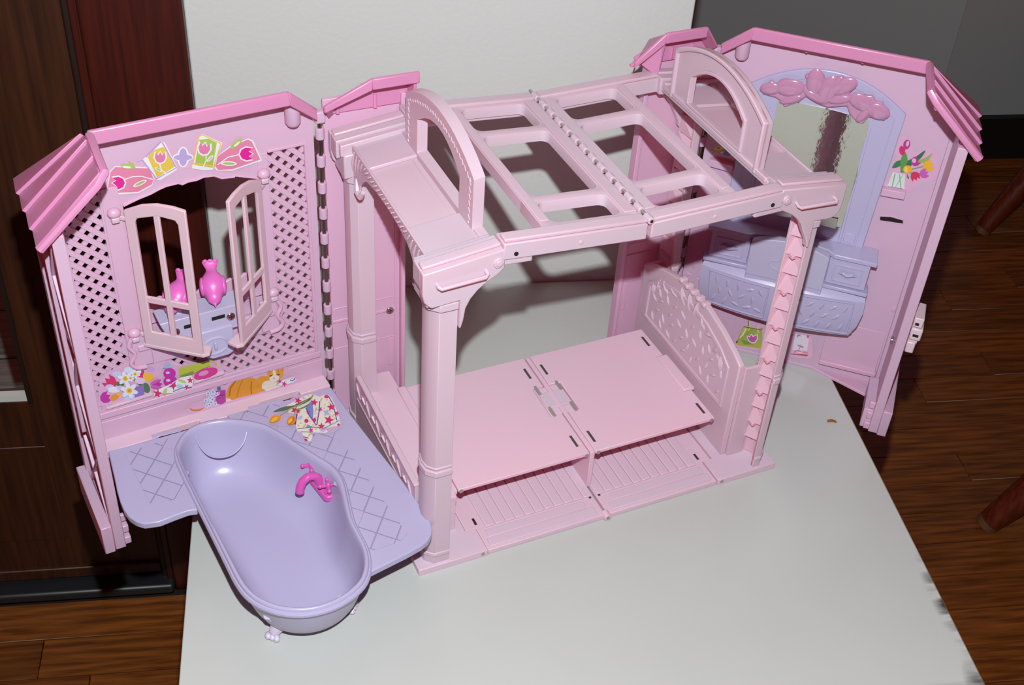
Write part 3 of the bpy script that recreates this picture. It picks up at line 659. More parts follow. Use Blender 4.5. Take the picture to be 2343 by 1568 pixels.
def sticker(name, parent, conv, place, layers, label=None, off=.03):
    mats = []; mb = MB()
    for i, (poly, c) in enumerate(layers):
        k = ink(c)
        if k not in mats: mats.append(k)
        mb.sheet([place(*conv(*p), off+.004*i) for p in poly], mats.index(k))
    return build(name, mb, mats, parent, 0, label, smooth=False)
def crop(x0, y0, s): return lambda x, y_: (x0+x/s, y0+y_/s)
def onL(u, v, t): return Lm(pl(u, v, t))
def onR(u, v, t): return Rm(pr(u, v, t))

# ================================================================== LEFT WING: lattice wall with open casement window
wing_shell(Lm, False)
top_edge = [(18.35, 32.35)] + [pl(*q)[::2] for q in ((301, 460), (318, 452), (343, 442), (363, 431), (379, 424), (407, 417), (416, 420), (429, 414), (449, 410), (465, 403), (489, 400), (506, 406), (535, 403), (537, 400), (571, 404))] + [(6.25, 32.2)]
win = [(6.25, 16.9)] + [(18.35, 16.9)] + top_edge[:-1] + [(6.25, 32.2)]
U = [(1.5, 34.5), (1.5, 10.2), (23.6, 10.2), (23.6, 35.3), (20.3, 34.4), (20.3, 22.0), (20.0, 18.4), (20.8, 16.5), (19.6, 15.0), (19.9, 14.0), (4.9, 14.0), (5.0, 15.4), (4.1, 16.6), (5.1, 18.2), (5.0, 34.5)]
lw = H('lattice_wall', MB(Lm).plate([(.5, .3), (24.7, .3), (24.7, 36.6), (20.5, 39.3), (3.4, 39.8), (.5, 37.6)], SZ, -.42, 0, holes=[U, win]), 'pink_wall', .05)
# lattice strips: clipped to the pierced region
def inside(p, poly):
    c = False; n = len(poly)
    for i in range(n):
        a, b_ = poly[i], poly[(i+1) % n]
        if (a[1] > p[1]) != (b_[1] > p[1]) and p[0] < (b_[0]-a[0])*(p[1]-a[1])/(b_[1]-a[1])+a[0]: c = not c
    return c
PIT = .93; SW = .235
def strips(sign, d0, d1):
    q = 1/math.sqrt(2); dirv = (q, sign*q); nor = (-sign*q, q)
    k = -40
    while k < 60:
        base = (nor[0]*k*PIT, nor[1]*k*PIT)
        run = None; L = []
        for i in range(-700, 900):
            f = i*.06; p = (base[0]+dirv[0]*f, base[1]+dirv[1]*f)
            ins = inside(p, U)
            if ins and run is None: run = f
            if not ins and run is not None: L.append((run, f)); run = None
        for a, b_ in L:
            if b_-a < .25: continue
            a -= .18; b_ += .18
            P = [(base[0]+dirv[0]*f+nor[0]*w, base[1]+dirv[1]*f+nor[1]*w) for f, w in ((a, -SW), (b_, -SW), (b_, SW), (a, SW))]
            build('lattice_strip', MB(Lm).plate(P, SZ, d0, d1), 'pink_wall', lw, 0, smooth=False)
        k += 1
strips(1, -.2, -.03); strips(-1, -.36, -.19)
# mouldings of the wall
build('lattice_molding', MB(Lm).plate([(1.2, 34.8), (1.2, 9.9), (1.5, 9.9), (1.5, 34.5), (5.0, 34.5), (5.0, 34.8)], SZ, -.02, .14), 'pink_wall', lw, .05)
build('window_frame', MB(Lm).plate([(5.05, 14.2), (5.05, 34.6), (6.0, 34.6), (6.0, 17.0), (18.6, 17.0), (18.6, 34.4), (20.1, 34.4), (20.1, 14.2)], SZ, -.02, .12), 'pink_wall', lw, .05)
build('arch_scallop', MB(Lm).tube([(s, .06, z) for s, z in top_edge], .16, 6), 'pink_wall', lw)
build('base_rail', MB(Lm).box(1.0, 24.5, -.02, .22, 9.15, 9.9), 'pink_wall', lw, .07)
build('base_board', MB(Lm).box(.8, 24.6, -.02, .12, 6.3, 8.7), 'pink_wall', lw, .05)
led = build('ledge', MB(Lm).plate([(.7, 0), (.7, 1.9), (4.0, 1.9), (4.0, 1.2), (8.3, 1.2), (8.3, 1.9), (14.6, 1.9), (14.6, 1.2), (18.9, 1.2), (18.9, 1.9), (24.6, 1.9), (24.6, 0)], XY, 5.6, 6.45), 'pink_bed', lw, .07)
build('sticker_backing', MB(Lm).plate([pl(*q)[::2] for q in ((232, 945), (236, 880), (300, 832), (345, 818), (420, 838), (500, 818), (515, 852), (500, 878), (390, 905))], SZ, -.3, .02), 'pink_wall', lw, .04)
for (x0, y0, x1, y1) in ((242, 935, 348, 902), (442, 876, 512, 853)):
    a, c = pl(x0, y0), pl(x1, y1)
    build('tray_edge', MB(Lm).add([(a[0], 0, a[2]), (c[0], 0, c[2]), (c[0], 0, c[2]+.28), (a[0], 0, a[2]+.28), (a[0], .3, a[2]), (c[0], .3, c[2]), (c[0], .3, c[2]+.28), (a[0], .3, a[2]+.28)],
        [(0, 1, 2, 3), (4, 5, 6, 7), (0, 1, 5, 4), (1, 2, 6, 5), (2, 3, 7, 6), (3, 0, 4, 7)]), 'pink_frame', lw, .05)
# window box: sill, scalloped back, scroll ends
build('window_sill', MB(Lm).box(5.6, 19.2, -2.4, .5, 16.3, 17.0), 'pink_wall', lw, .1)
build('box_back', MB(Lm).plate([(5.4, 17.0), (19.4, 17.0)] + [(19.4-i*.7, 19.2+.7*abs(math.sin(i*.95))+(.6 if i % 5 == 2 else 0)) for i in range(21)], SZ, -2.7, -2.35), 'pink_wall', lw, .08)
for s, d in ((19.9, 1), (5.0, -1)):
    build('scroll_end', MB(Lm).tube(spline([(s-d*1.2, .35, 14.3), (s-d*.3, .4, 14.5), (s+d*.15, .4, 15.2), (s-d*.35, .4, 16.2), (s+d*.1, .35, 17.2), (s-d*.4, .3, 18.2)], 4, False), .22, 8), 'pink_wall', lw)
    build('box_cheek', MB(Lm).plate([(s-d*.1, 14.4), (s-d*2.0, 14.4), (s-d*2.0, 18.2), (s-d*.3, 18.2)], SZ, .0, .3), 'pink_wall', lw, .1)
for s, zz in ((19.3, 32.0), (19.3, 18.6), (5.6, 32.6), (5.6, 19.1)):
    build('hinge_boss', MB(Lm).ellipsoid((s, .35, zz), (.62, .5, .5), nu=12, nv=8), 'pink_wall', lw)
    build('hinge_boss', MB(Lm).box(s-.35, s+.35, .1, .75, zz-.9, zz-.35), 'pink_frame', lw, .12)
# casements
def shutter(h, f, label):
    d = Vector((f[0]-h[0], f[1]-h[1])); L = d.length; d /= L
    n = Vector((-d.y, d.x))
    def T(p): return Lm((h[0]+d.x*p[0]+n.x*p[1], h[1]+d.y*p[0]+n.y*p[1], p[2]))
    top = [(L, 33.25), (L*.8, 33.45), (L*.55, 33.45), (L*.3, 33.1), (0, 32.2)]
    m = L*.52
    hole = [(.95, 18.9), (L-.85, 18.9), (L-.85, 31.7), (L-1.1, 32.1), (m+.28, 32.25), (m-.28, 32.1), (1.2, 31.6), (.95, 31.2)]
    sh = H('window_casement', MB(T).plate([(0, 17.2), (L, 17.2)] + top, SZ, -.18, .18, holes=[hole]), 'pink_shutter', .1, label=label)
    build('glazing_bar', MB(T).box(m-.28, m+.28, -.16, .16, 18.8, 32.3), 'pink_shutter', sh, .08)
    build('glazing_bar', MB(T).box(.85, L-.75, -.15, .15, 22.3, 23.0), 'pink_shutter', sh, .08)
    build('casement_foot', MB(T).plate([(-.1, -.25), (L+.05, -.25), (L+.5, .2), (L+.3, 1.3), (L*.6, .9), (-.1, .3)] if label.startswith('left') else [(-.1, .25), (L+.05, .25), (L+.5, -.2), (L+.3, -1.3), (L*.6, -.9), (-.1, -.3)], XY, 16.95, 17.3), 'pink_shutter', sh, .06)
    for z in (31.3, 18.3): build('pivot_arm', MB(T).box(-.9, .15, -.14, .14, z-.22, z+.22), 'pink_shutter', sh, .08)
    return sh
shutter((18.45, .5), (14.05, 4.35), 'left window casement swung open, four panes')
shutter((6.05, .5), (10.4, 4.4), 'right window casement swung open, four panes')
# bird slider
sl = H('bird_slider', MB(Lm).plate([(9.0, 17.0), (16.2, 17.0), (17.1, 19.7), (9.0, 19.7)], SZ, -.9, 1.5), 'lavender_light', .08, label='pale lavender sliding bar that carries two birds')
build('slider_slot', MB(Lm).box(10.9, 12.2, 1.47, 1.53, 18.55, 18.95).box(14.0, 14.9, 1.47, 1.53, 18.45, 18.85), 'hole_shade', sl)
lp = build('latch_plate', MB(Lm).plate([(10.4, 14.4), (10.3, 17.6), (14.4, 17.6), (14.4, 15.4), (12.6, 14.1), (11.0, 14.1)], SZ, 1.4, 1.75), 'lavender_light', sl, .1)
build('latch_ring', MB(Lm).tube([(12.2+1.25*math.cos(a), 1.8, 15.7+.95*math.sin(a)) for a in [2*math.pi*i/20 for i in range(21)]], .14, 6), 'lavender_light', sl)
build('latch_stub', MB(Lm).box(12.05, 12.35, 1.7, 2.0, 15.3, 16.2), 'lavender_light', sl, .08)
for u, v in ((528, 724), (402, 760)):
    a = pl(u, v, 1.55)
    sw = build('screw', MB(Lm).tube([(a[0], 1.45, a[2]), (a[0], 1.68, a[2])], .42, 14), 'steel', sl, .07, label='steel screw head')
    build('screw_slot', MB(Lm).box(a[0]-.28, a[0]+.28, 1.67, 1.7, a[2]-.05, a[2]+.05).box(a[0]-.05, a[0]+.05, 1.67, 1.7, a[2]-.28, a[2]+.28), 'steel_dark', sw)
def bird(s, t, yaw, label):
    cy, sy = math.cos(yaw), math.sin(yaw)
    def T(p):
        x, y_, z = p[0]*.9, p[1]*.55, p[2]*.84; return Lm((s+x*cy-y_*sy, t+x*sy+y_*cy, 19.6+z))
    rings = []
    # body lofted from beak end (front, +y) to tail (back, -y), carried tail-up
    prof = [(2.5, .9, .05, .05), (2.3, .95, .32, .3), (2.0, 1.15, .62, .58), (1.5, 1.35, .8, .74), (1.0, 1.45, .86, .8), (.4, 1.6, 1.2, 1.1), (-.5, 1.95, 1.42, 1.25), (-1.4, 2.35, 1.3, 1.1), (-2.2, 2.7, .92, .75), (-2.8, 2.95, .6, .45), (-3.2, 3.2, .55, .32), (-3.7, 3.6, .75, .26), (-4.0, 3.85, .88, .2)]
    for i, (y_, z, rx, rz) in enumerate(prof):
        a = prof[max(i-1, 0)]; b_ = prof[min(i+1, len(prof)-1)]
        d = Vector((0, b_[0]-a[0], b_[1]-a[1])).normalized(); up = Vector((0, -d.z, d.y))
        rings.append([Vector((0, y_, z))+Vector((1, 0, 0))*rx*math.cos(q)+up*rz*math.sin(q) for q in [2*math.pi*j/14 for j in range(14)]])
    bo = H('bird', MB(T).loft(rings).tube([(0, 2.35, .95), (0, 2.95, .75)], [.2, .03], 8), 'bird_pink', 0, label=label, ang=60)
    for sx in (-1, 1):
        build('wing', MB(T).ellipsoid((sx*1.12, -.6, 2.05), (.3, 1.5, .75), Matrix.Rotation(math.radians(-24), 3, 'X'), 12, 8), 'bird_pink', bo)
    for k in (-1, 0, 1): build('tail_feather', MB(T).ellipsoid((k*.52, -4.0, 3.9), (.32, .35, .3), nu=8, nv=6), 'bird_pink', bo)
    build('perch', MB(T).tube([(0, -.1, 0), (0, -.1, 1.2)], [.75, .6], 12), 'lavender_light', bo, .05)
    return bo
a = pl(492, 690, .3); bird(a[0], .2, -.25, 'hot pink bird on the right of the slider')
a = pl(405, 722, .3); bird(a[0], .2, -.75, 'hot pink bird behind the left casement')
# ---- printed stickers of the left wall
P_ = (222, 130, 165); WH = (232, 228, 234)
c1 = crop(230, 290, 6.166)
Ls = [([(60, 980), (100, 640), (200, 530), (330, 520), (380, 460), (470, 500), (560, 470), (850, 190), (960, 240), (1010, 330), (1090, 360), (1170, 280), (1260, 340), (1300, 300), (1360, 100), (1440, 80), (1640, 170), (1800, 210), (1890, 130), (2010, 160), (2130, 150), (2290, 480), (1860, 640), (1640, 640), (1560, 620), (1290, 590), (1200, 590), (1080, 640), (860, 780), (740, 830), (540, 950)], (220, 172, 204)),
      ([(75, 970), (130, 630), (210, 555), (700, 570), (760, 730), (730, 830), (540, 935)], WH), ([(90, 940), (140, 640), (210, 570), (690, 590), (750, 740), (725, 815), (530, 920)], P_),
      (tulip(245, 795, 120, -90), WH), (tulip(245, 795, 98, -90), (222, 20, 145)),
      (line([(340, 745), (450, 705), (580, 700), (740, 745)], 14), WH), (ell(555, 800, 105, 30, -25), WH), (ell(560, 798, 78, 17, -25), (165, 190, 95)),
      (ell(385, 560, 110, 34, 8), (165, 195, 85)), (ell(370, 570, 65, 16, 5), WH), ([(390, 485), (470, 520), (490, 580), (400, 530)], (165, 195, 85)),
      (line([(510, 500), (700, 440)], 6), (150, 150, 200)),
      ([(590, 470), (860, 215), (910, 230), (1080, 570), (1075, 610), (840, 755), (790, 745)], WH),
      ([(665, 430), (740, 340), (880, 285), (930, 330), (1050, 560), (800, 720)], (224, 190, 72)),
      (line([(590, 470), (790, 735), (1070, 580), (880, 240), (850, 215), (640, 430)], 20), (178, 155, 208)),
      (tulip(842, 425, 108, 0), WH), (tulip(842, 428, 84, 0), (218, 120, 165)), (line([(830, 520), (860, 610), (950, 690)], 16), WH), (ell(815, 605, 60, 20, 30), WH), (ell(818, 605, 42, 11, 30), (165, 190, 95)),
      (ell(1165, 430, 150, 62, 0), WH), (ell(1165, 430, 85, 150, 0), WH), (ell(1165, 435, 132, 42, 0), (182, 160, 212)), (ell(1165, 430, 60, 128, 0), (182, 160, 212)),
      ([(1290, 590), (1300, 500), (1380, 140), (1440, 100), (1720, 230), (1580, 610), (1450, 615)], WH), ([(1330, 540), (1390, 185), (1530, 170), (1640, 230), (1580, 580)], (165, 190, 90)),
      (line([(1300, 530), (1390, 140), (1440, 115), (1700, 240), (1600, 560)], 18), (228, 190, 84)), (line([(1310, 520), (1590, 555)], 22), (228, 190, 84)),
      (tulip(1465, 300, 118, 10), WH), (tulip(1465, 303, 92, 10), (220, 120, 165)), (line([(1490, 390), (1490, 480), (1440, 580)], 14), WH), (ell(1545, 450, 62, 24, -45), WH), (ell(1548, 450, 44, 12, -45), (230, 180, 120)),
      ([(1610, 590), (1640, 420), (1830, 270), (2080, 165), (2150, 190), (2280, 480), (1860, 625), (1640, 620)], WH), ([(1620, 560), (1650, 420), (1840, 285), (2080, 180), (2135, 210), (2255, 465), (1860, 600), (1660, 610)], P_),
      (tulip(2065, 385, 122, 88), WH), (tulip(2065, 385, 100, 88), (222, 20, 145)), (line([(1950, 395), (1800, 430), (1650, 540)], 16), WH), (ell(1810, 520, 115, 34, 2), WH), (ell(1810, 520, 88, 18, 2), (170, 195, 100)),
      (ell(1915, 240, 110, 34, -40), (165, 195, 85)), (ell(1925, 245, 60, 14, -40), WH)]
sticker('sticker', lw, c1, onL, Ls, 'tulip border sticker above the window', off=.03)
c2 = crop(220, 800, 4.881)
GR = (74, 120, 70); MG = (190, 40, 160); RD = (214, 40, 100); YE = (236, 186, 40); OR = (230, 150, 30); LV = (140, 110, 190)
Ls = [([(20, 640), (40, 330), (120, 260), (200, 210), (350, 130), (470, 90), (560, 130), (650, 180), (700, 250), (740, 130), (830, 130), (900, 200), (1240, 90), (1370, 130), (1420, 260), (1100, 370), (1080, 440), (840, 510), (640, 540), (560, 540)], (220, 172, 204)),
      (ell(255, 385, 60, 24, 10), GR), (ell(560, 430, 40, 60, -20), GR), (ell(470, 370, 80, 20, 40), GR),
      ([(425, 420), (535, 395), (540, 510), (430, 545)], LV), ([(300, 540), (430, 470), (430, 545), (320, 570)], (190, 200, 235)),
      (tulip(150, 365, 85, -50), RD), (tulip(110, 535, 70, 60), MG), (ell(205, 535, 58, 34, -30), OR), (ell(255, 500, 26, 18), YE), (ell(505, 270, 40, 48), RD), (tulip(580, 300, 66, 10), YE), (ell(610, 220, 45, 30), (200, 160, 215)),
      (ell(230, 275, 48, 34), (190, 205, 238)), (ell(150, 420, 50, 32), (200, 195, 235)), (ell(490, 350, 60, 36), (225, 195, 225)), (ell(200, 450, 70, 36), (230, 225, 235)), (ell(270, 430, 40, 28), (214, 190, 222)),
      (ell(370, 230, 60, 40), (205, 220, 240))]
for q in ((465, 185, 92), (325, 325, 84), (435, 275, 56), (385, 320, 44), (370, 460, 96)): daffodil(Ls, *q)
Ls += [(tulip(690, 390, 62, 80), MG), (ell(660, 360, 60, 18, -25), (205, 90, 180)), (ell(665, 420, 60, 20, 10), (205, 90, 180)), ([(745, 210), (770, 175), (830, 145), (835, 205), (790, 215)], (150, 180, 205)), (ell(820, 265, 70, 58), MG), (ell(830, 355, 80, 62), MG), (ell(800, 260, 22, 14), (232, 190, 228)), (ell(805, 345, 24, 16), (232, 190, 228)),
      ([(930, 205), (1265, 120), (1275, 185), (1180, 220), (1090, 270), (935, 315)], (178, 186, 50)), ([(940, 290), (1090, 240), (1090, 270), (935, 315)], (110, 150, 60)), (line([(1265, 125), (1320, 135), (1345, 165)], 16), (190, 196, 60)),
      (ell(1225, 268, 140, 56, -18), (214, 50, 140)), (ell(1200, 265, 60, 26, -18), (226, 140, 190)), ([(640, 530), (660, 460), (800, 400), (950, 310), (1060, 290), (1085, 330), (1070, 420), (850, 490), (720, 490)], (232, 232, 228)),
      (star(685, 490, 52, 10), RD), (star(860, 400, 60, 30), RD), (star(1050, 345, 40, 0), RD), (star(1010, 420, 34, 40), RD), (ell(960, 355, 50, 16, 20), (190, 200, 120)), (ell(770, 470, 20, 40, 20), (190, 200, 120)), (ell(930, 410, 40, 22), (175, 200, 235)), (line([(860, 470), (960, 430), (1070, 420)], 10), (90, 110, 190)), (line([(780, 440), (900, 340)], 10), (190, 205, 235))]
sticker('sticker', lw, c2, onL, Ls, 'flower and bath things sticker on the shelf', off=.05)
Ls = [([(1000, 690), (1020, 610), (1180, 570), (1230, 470), (1330, 400), (1440, 400), (1560, 310), (1680, 270), (1830, 280), (1900, 200), (2110, 170), (2160, 240), (2270, 280), (2290, 370), (2220, 420), (1560, 590), (1260, 690), (1080, 720)], (220, 172, 204)),
      (spline([(1048, 652), (1075, 668), (1140, 668), (1205, 648), (1160, 684), (1090, 690), (1055, 675)], 3), (200, 130, 40)),
      (spline([(1452, 500), (1480, 420), (1535, 365), (1610, 322), (1700, 310), (1770, 325), (1800, 370), (1790, 470), (1735, 505), (1650, 525), (1570, 548), (1510, 566), (1460, 545)], 3), (222, 148, 40)),
      (spline([(1735, 430), (1790, 330), (1880, 295), (1960, 330), (2040, 385), (2045, 415), (1960, 450), (1860, 470), (1760, 500), (1725, 475)], 3), (226, 152, 46)),
      ([(1455, 545), (1500, 552), (1515, 572), (1450, 582)], (226, 214, 196)), (spline([(1870, 365), (1950, 345), (2020, 372), (1990, 425), (1900, 448), (1850, 430)], 3), (232, 220, 206)),
      ([(1905, 275), (1918, 222), (1968, 240)], (214, 140, 50)), ([(2035, 235), (2096, 200), (2088, 270)], (214, 140, 50)), (ell(2000, 285, 92, 66, -14), (228, 160, 58)), (ell(1990, 322, 56, 36, -12), (236, 226, 214)), (ell(1990, 262, 16, 36, -10), (238, 226, 208)),
      (ell(1952, 294, 18, 8, -10), (70, 90, 60)), (ell(2034, 281, 18, 8, -10), (70, 90, 60)), (ell(1986, 320, 9, 6), (214, 120, 120)), (line([(1986, 326), (1984, 340)], 4), (150, 90, 60)),
      (line([(1560, 350), (1500, 430), (1490, 520)], 14), (178, 104, 24)), (line([(1640, 330), (1600, 430), (1570, 530)], 8), (196, 118, 30)), (line([(1735, 360), (1730, 440), (1740, 500)], 10), (170, 98, 24)), (line([(1930, 235), (1945, 262)], 7), (186, 106, 30)), (line([(2040, 225), (2030, 255)], 7), (186, 106, 30)),
      ([(1880, 452), (2030, 400), (2060, 412), (1900, 470)], (232, 222, 210)),
      ([(1335, 465), (1445, 450), (1448, 585), (1400, 615), (1335, 600)], (180, 60, 160)), (line([(1340, 520), (1446, 505)], 7), (120, 30, 110)), (ell(1370, 490, 14, 20), (224, 150, 214)), ([(1350, 420), (1388, 412), (1392, 450), (1355, 458)], (90, 110, 150))]
for q in ((1290, 520), (1255, 560), (1250, 490), (1305, 475), (1330, 610), (1240, 630), (1285, 590), (1225, 575), (1340, 500), (1275, 545), (1300, 560), (1265, 615)): Ls += [(star(q[0], q[1], 34, q[0] % 50, 5, .55), (215, 218, 240)), (ell(q[0], q[1], 9), (120, 130, 210))]
Ls += [([(2020, 400), (2080, 345), (2210, 303), (2240, 340), (2200, 370), (2080, 408)], (228, 232, 236)), (star(2100, 385, 36, 20), (220, 40, 130)), (ell(2195, 335, 32, 16, -20), (90, 110, 190)), (ell(2192, 332, 22, 9, -20), (225, 230, 240)), (star(2050, 355, 26, 60), (200, 60, 140))]
sticker('sticker', lw, c2, lambda u, v, t: onL(u, v, t), Ls, 'orange cat sticker with perfume bottle', off=.16)
# ================================================================== bathtub on its fold-down shelf
ZS = 6.5
zpt = lambda u, v: tuple(pz(u, v, ZS))[:2]
rim_px = [(404, 1035), (412, 1005), (432, 982), (465, 967), (510, 959), (560, 962), (605, 972), (645, 992), (685, 1018), (725, 1043), (760, 1065), (780, 1090), (790, 1120), (797, 1155), (806, 1190), (822, 1222), (838, 1255), (843, 1290), (834, 1325), (810, 1352), (775, 1375), (735, 1390), (690, 1397), (640, 1393), (597, 1378), (565, 1355), (543, 1325), (525, 1290), (500, 1240), (470, 1180), (440, 1120), (418, 1075)]
rim = spline([tuple(pz(u, v, 7.0))[:2] for u, v in rim_px], 3)
hol = [tuple((Vector(p)-Vector(c)).normalized()*-.45+Vector(p)) for p, c in ((p, (sum(q[0] for q in rim)/len(rim), sum(q[1] for q in rim)/len(rim))) for p in rim)]
sa, sb = pz(520, 1075, 7), pz(690, 1275, 7)
sa, sb = Vector((sa.x, sa.y)), Vector((sb.x, sb.y)); sab = sb-sa
def axis_pt(p):
    p = Vector(p); f = max(0, min(1, (p-sa).dot(sab)/sab.length_squared)); return sa+sab*f
def shrink(k, shift=0): return [(lambda m, p: m+(Vector(p)-m)*k)(axis_pt(p), p) for p in rim]
out_px = [(452, 1166), (430, 1169), (400, 1180), (365, 1194), (330, 1199), (312, 1194), (296, 1184), (284, 1168), (275, 1148), (268, 1125), (262, 1095), (247, 1032), (340, 1008), (480, 968), (620, 925), (758, 886), (800, 945), (860, 1022), (920, 1098), (945, 1133), (966, 1162), (979, 1182), (986, 1198), (989, 1212), (987, 1224), (979, 1237), (964, 1249), (930, 1268), (842, 1312)]
rg = [tuple(p) for p in shrink(.965)]
shelf_poly = [zpt(*q) for q in out_px] + [rg[i] for i in range(52, -1, -3)] + [rg[i] for i in range(len(rg)-3, 93, -3)]
ts = H('tub_shelf', MB().plate(shelf_poly, XY, ZS-.75, ZS), 'lavender', .2, segs=3, label='lavender fold-down shelf around the bathtub')
# rim bead, basin and outer shell of the tub
def ring3(k, z): return [(p.x, p.y, z) for p in shrink(k)]
inner = [ring3(1.0, ZS-.1), ring3(1.015, ZS+.25), ring3(1.0, ZS+.55), ring3(.97, ZS+.62), ring3(.945, ZS+.5), ring3(.925, ZS+.1), ring3(.90, 5.5), ring3(.862, 4.5), ring3(.805, 3.35), ring3(.725, 2.25), ring3(.61, 1.55), ring3(.42, 1.25), ring3(.2, 1.2)]
tub = H('bathtub', MB().loft(inner), 'lavender', 0, label='lavender bathtub with rounded rim', ang=70)
build('rim_bead', MB().tube([(p.x, p.y, ZS-.02) for p in shrink(1.0)] + [(shrink(1.0)[0].x, shrink(1.0)[0].y, ZS-.02)], .34, 10), 'lavender', tub)
outer = [ring3(.995, ZS-.2), ring3(.965, 5.8), ring3(.93, 5.0), ring3(.885, 4.0), ring3(.825, 2.9), ring3(.745, 1.85), ring3(.63, 1.15), ring3(.45, .9), ring3(.25, .85)]
build('tub_shell', MB().loft(outer), 'lavender_light', tub, ang=70)
# headrest hump
hr = [pz(u, v, 5.6) for u, v in ((455, 1000), (462, 1028), (485, 1043), (515, 1040), (545, 1025), (562, 1002), (566, 985))]
build('headrest_line', MB().tube(spline([(p.x, p.y, p.z) for p in (pz(448, 997, 6.2), pz(458, 1022, 5.3), pz(478, 1042, 4.6), pz(505, 1047, 4.4), pz(535, 1038, 4.6), pz(558, 1012, 5.3), pz(566, 978, 6.3))], 4, False), .09, 8), 'lavender', tub)
# claw feet
def claw(path, rr):
    P = [pz(*q) for q in path]
    o = build('claw_foot', MB().tube(P, rr, 10), 'foot_white', tub, label='whitish claw foot')
    c = Vector((sa.x+sab.x*.9, sa.y+sab.y*.9, 0)); f = P[0].copy(); inw = (c-f); inw.z = 0; inw.normalize(); s_ = Vector((-inw.y, inw.x, 0))
    for k in (-1, 0, 1): build('toe', MB().ellipsoid(Vector((f.x, f.y, .34))-inw*.35+s_*k*.42, (.34, .42, .32), nu=8, nv=6), 'foot_white', tub)
claw(((627, 1448, .55), (636, 1432, 1.2), (643, 1420, 2.0), (630, 1412, 3.2), (612, 1408, 4.4)), [.5, .7, .5, .65, .4])
claw(((800, 1386, .5), (792, 1380, 1.2), (780, 1372, 2.2)), [.5, .6, .4])
# faucet
fz = 4.6
fpx = lambda u, v, z=fz: pz(u, v, z)
fa, fb_ = fpx(712, 1085), fpx(752, 1132)
fd = (fb_-fa); fd.z = 0; fl_ = fd.length; fd.normalize(); fs = Vector((-fd.y, fd.x, 0))
if fs.y > 0: fs = -fs
def FT(p): 
    q = fa + fd*p[0] + fs*p[1]; return Vector((q.x, q.y, fz+p[2]))
fp_ = []
for i in range(9): a = math.pi/2+math.pi*i/8; fp_.append((.6*math.cos(a), .6*math.sin(a)))
for i in range(9): a = -math.pi/2+math.pi*i/8; fp_.append((fl_+.6*math.cos(a), .6*math.sin(a)))
fc = H('faucet', MB(FT).plate(fp_, XY, -.5, .25), 'faucet_pink', .12, label='hot pink faucet with two cross handles')
m_ = fl_/2
build('spout', MB(FT).tube([(m_+.1, 0, .1), (m_, -.15, .9), (m_-.15, -.6, 1.55), (m_-.3, -1.3, 1.8), (m_-.5, -2.0, 1.5), (m_-.6, -2.4, .8), (m_-.62, -2.5, .2)] if fs.y > 0 else [(m_+.1, 0, .1), (m_, .15, .9), (m_-.05, .6, 1.45), (m_-.1, 1.2, 1.6), (m_-.15, 1.75, 1.25), (m_-.2, 2.05, .55), (m_-.2, 2.1, 0)], [.5, .45, .42, .42, .42, .44, .46], 12), 'faucet_pink', fc)
for x in (0, fl_):
    hd = build('handle_stem', MB(FT).tube([(x, 0, .2), (x, 0, .55), (x, 0, .6), (x, 0, 1.1)], [.42, .36, .25, .25], 12), 'faucet_pink', fc)
    cr = MB(FT)
    for a in (.4, .4+math.pi/2): cr.tube([(x+.75*math.cos(a), .75*math.sin(a), 1.25), (x-.75*math.cos(a), -.75*math.sin(a), 1.25)], .17, 8)
    for a in (.4, .4+math.pi/2, .4+math.pi, .4+1.5*math.pi): cr.ellipsoid((x+.78*math.cos(a), .78*math.sin(a), 1.25), (.24, .24, .24), nu=8, nv=6)
    cr.ellipsoid((x, 0, 1.35), (.3, .3, .3), nu=8, nv=6)
    build('cross_handle', cr, 'faucet_pink', fc)
# diamond tiles let into the shelf, clipped to the two inset fields
def clip(poly, cl):
    def side(a, b_, p): return (b_[0]-a[0])*(p[1]-a[1])-(b_[1]-a[1])*(p[0]-a[0])
    ar = sum(cl[i][0]*cl[(i+1) % len(cl)][1]-cl[(i+1) % len(cl)][0]*cl[i][1] for i in range(len(cl)))
    if ar < 0: cl = cl[::-1]
    for i in range(len(cl)):
        a, b_ = cl[i], cl[(i+1) % len(cl)]; o = []
        for j in range(len(poly)):
            p, q = poly[j], poly[(j+1) % len(poly)]; sp_, sq = side(a, b_, p), side(a, b_, q)
            if sp_ >= 0: o.append(p)
            if (sp_ >= 0) != (sq >= 0):
                f = sp_/(sp_-sq); o.append((p[0]+(q[0]-p[0])*f, p[1]+(q[1]-p[1])*f))
        poly = o
        if len(poly) < 3: return []
    return poly
fields = [[zpt(*q) for q in ((283, 1035), (420, 992), (470, 975), (470, 1130), (345, 1155))],
          [zpt(*q) for q in ((520, 952), (640, 915), (745, 960), (932, 1222), (915, 1240), (850, 1262), (700, 1150))]]
ga, gb = Vector((LW[1].x, LW[1].y)), Vector((LW[2].x, LW[2].y))
keep = [tuple(p) for p in shrink(1.0)]
def parea(cp): return abs(sum(cp[k][0]*cp[(k+1) % len(cp)][1]-cp[(k+1) % len(cp)][0]*cp[k][1] for k in range(len(cp))))/2
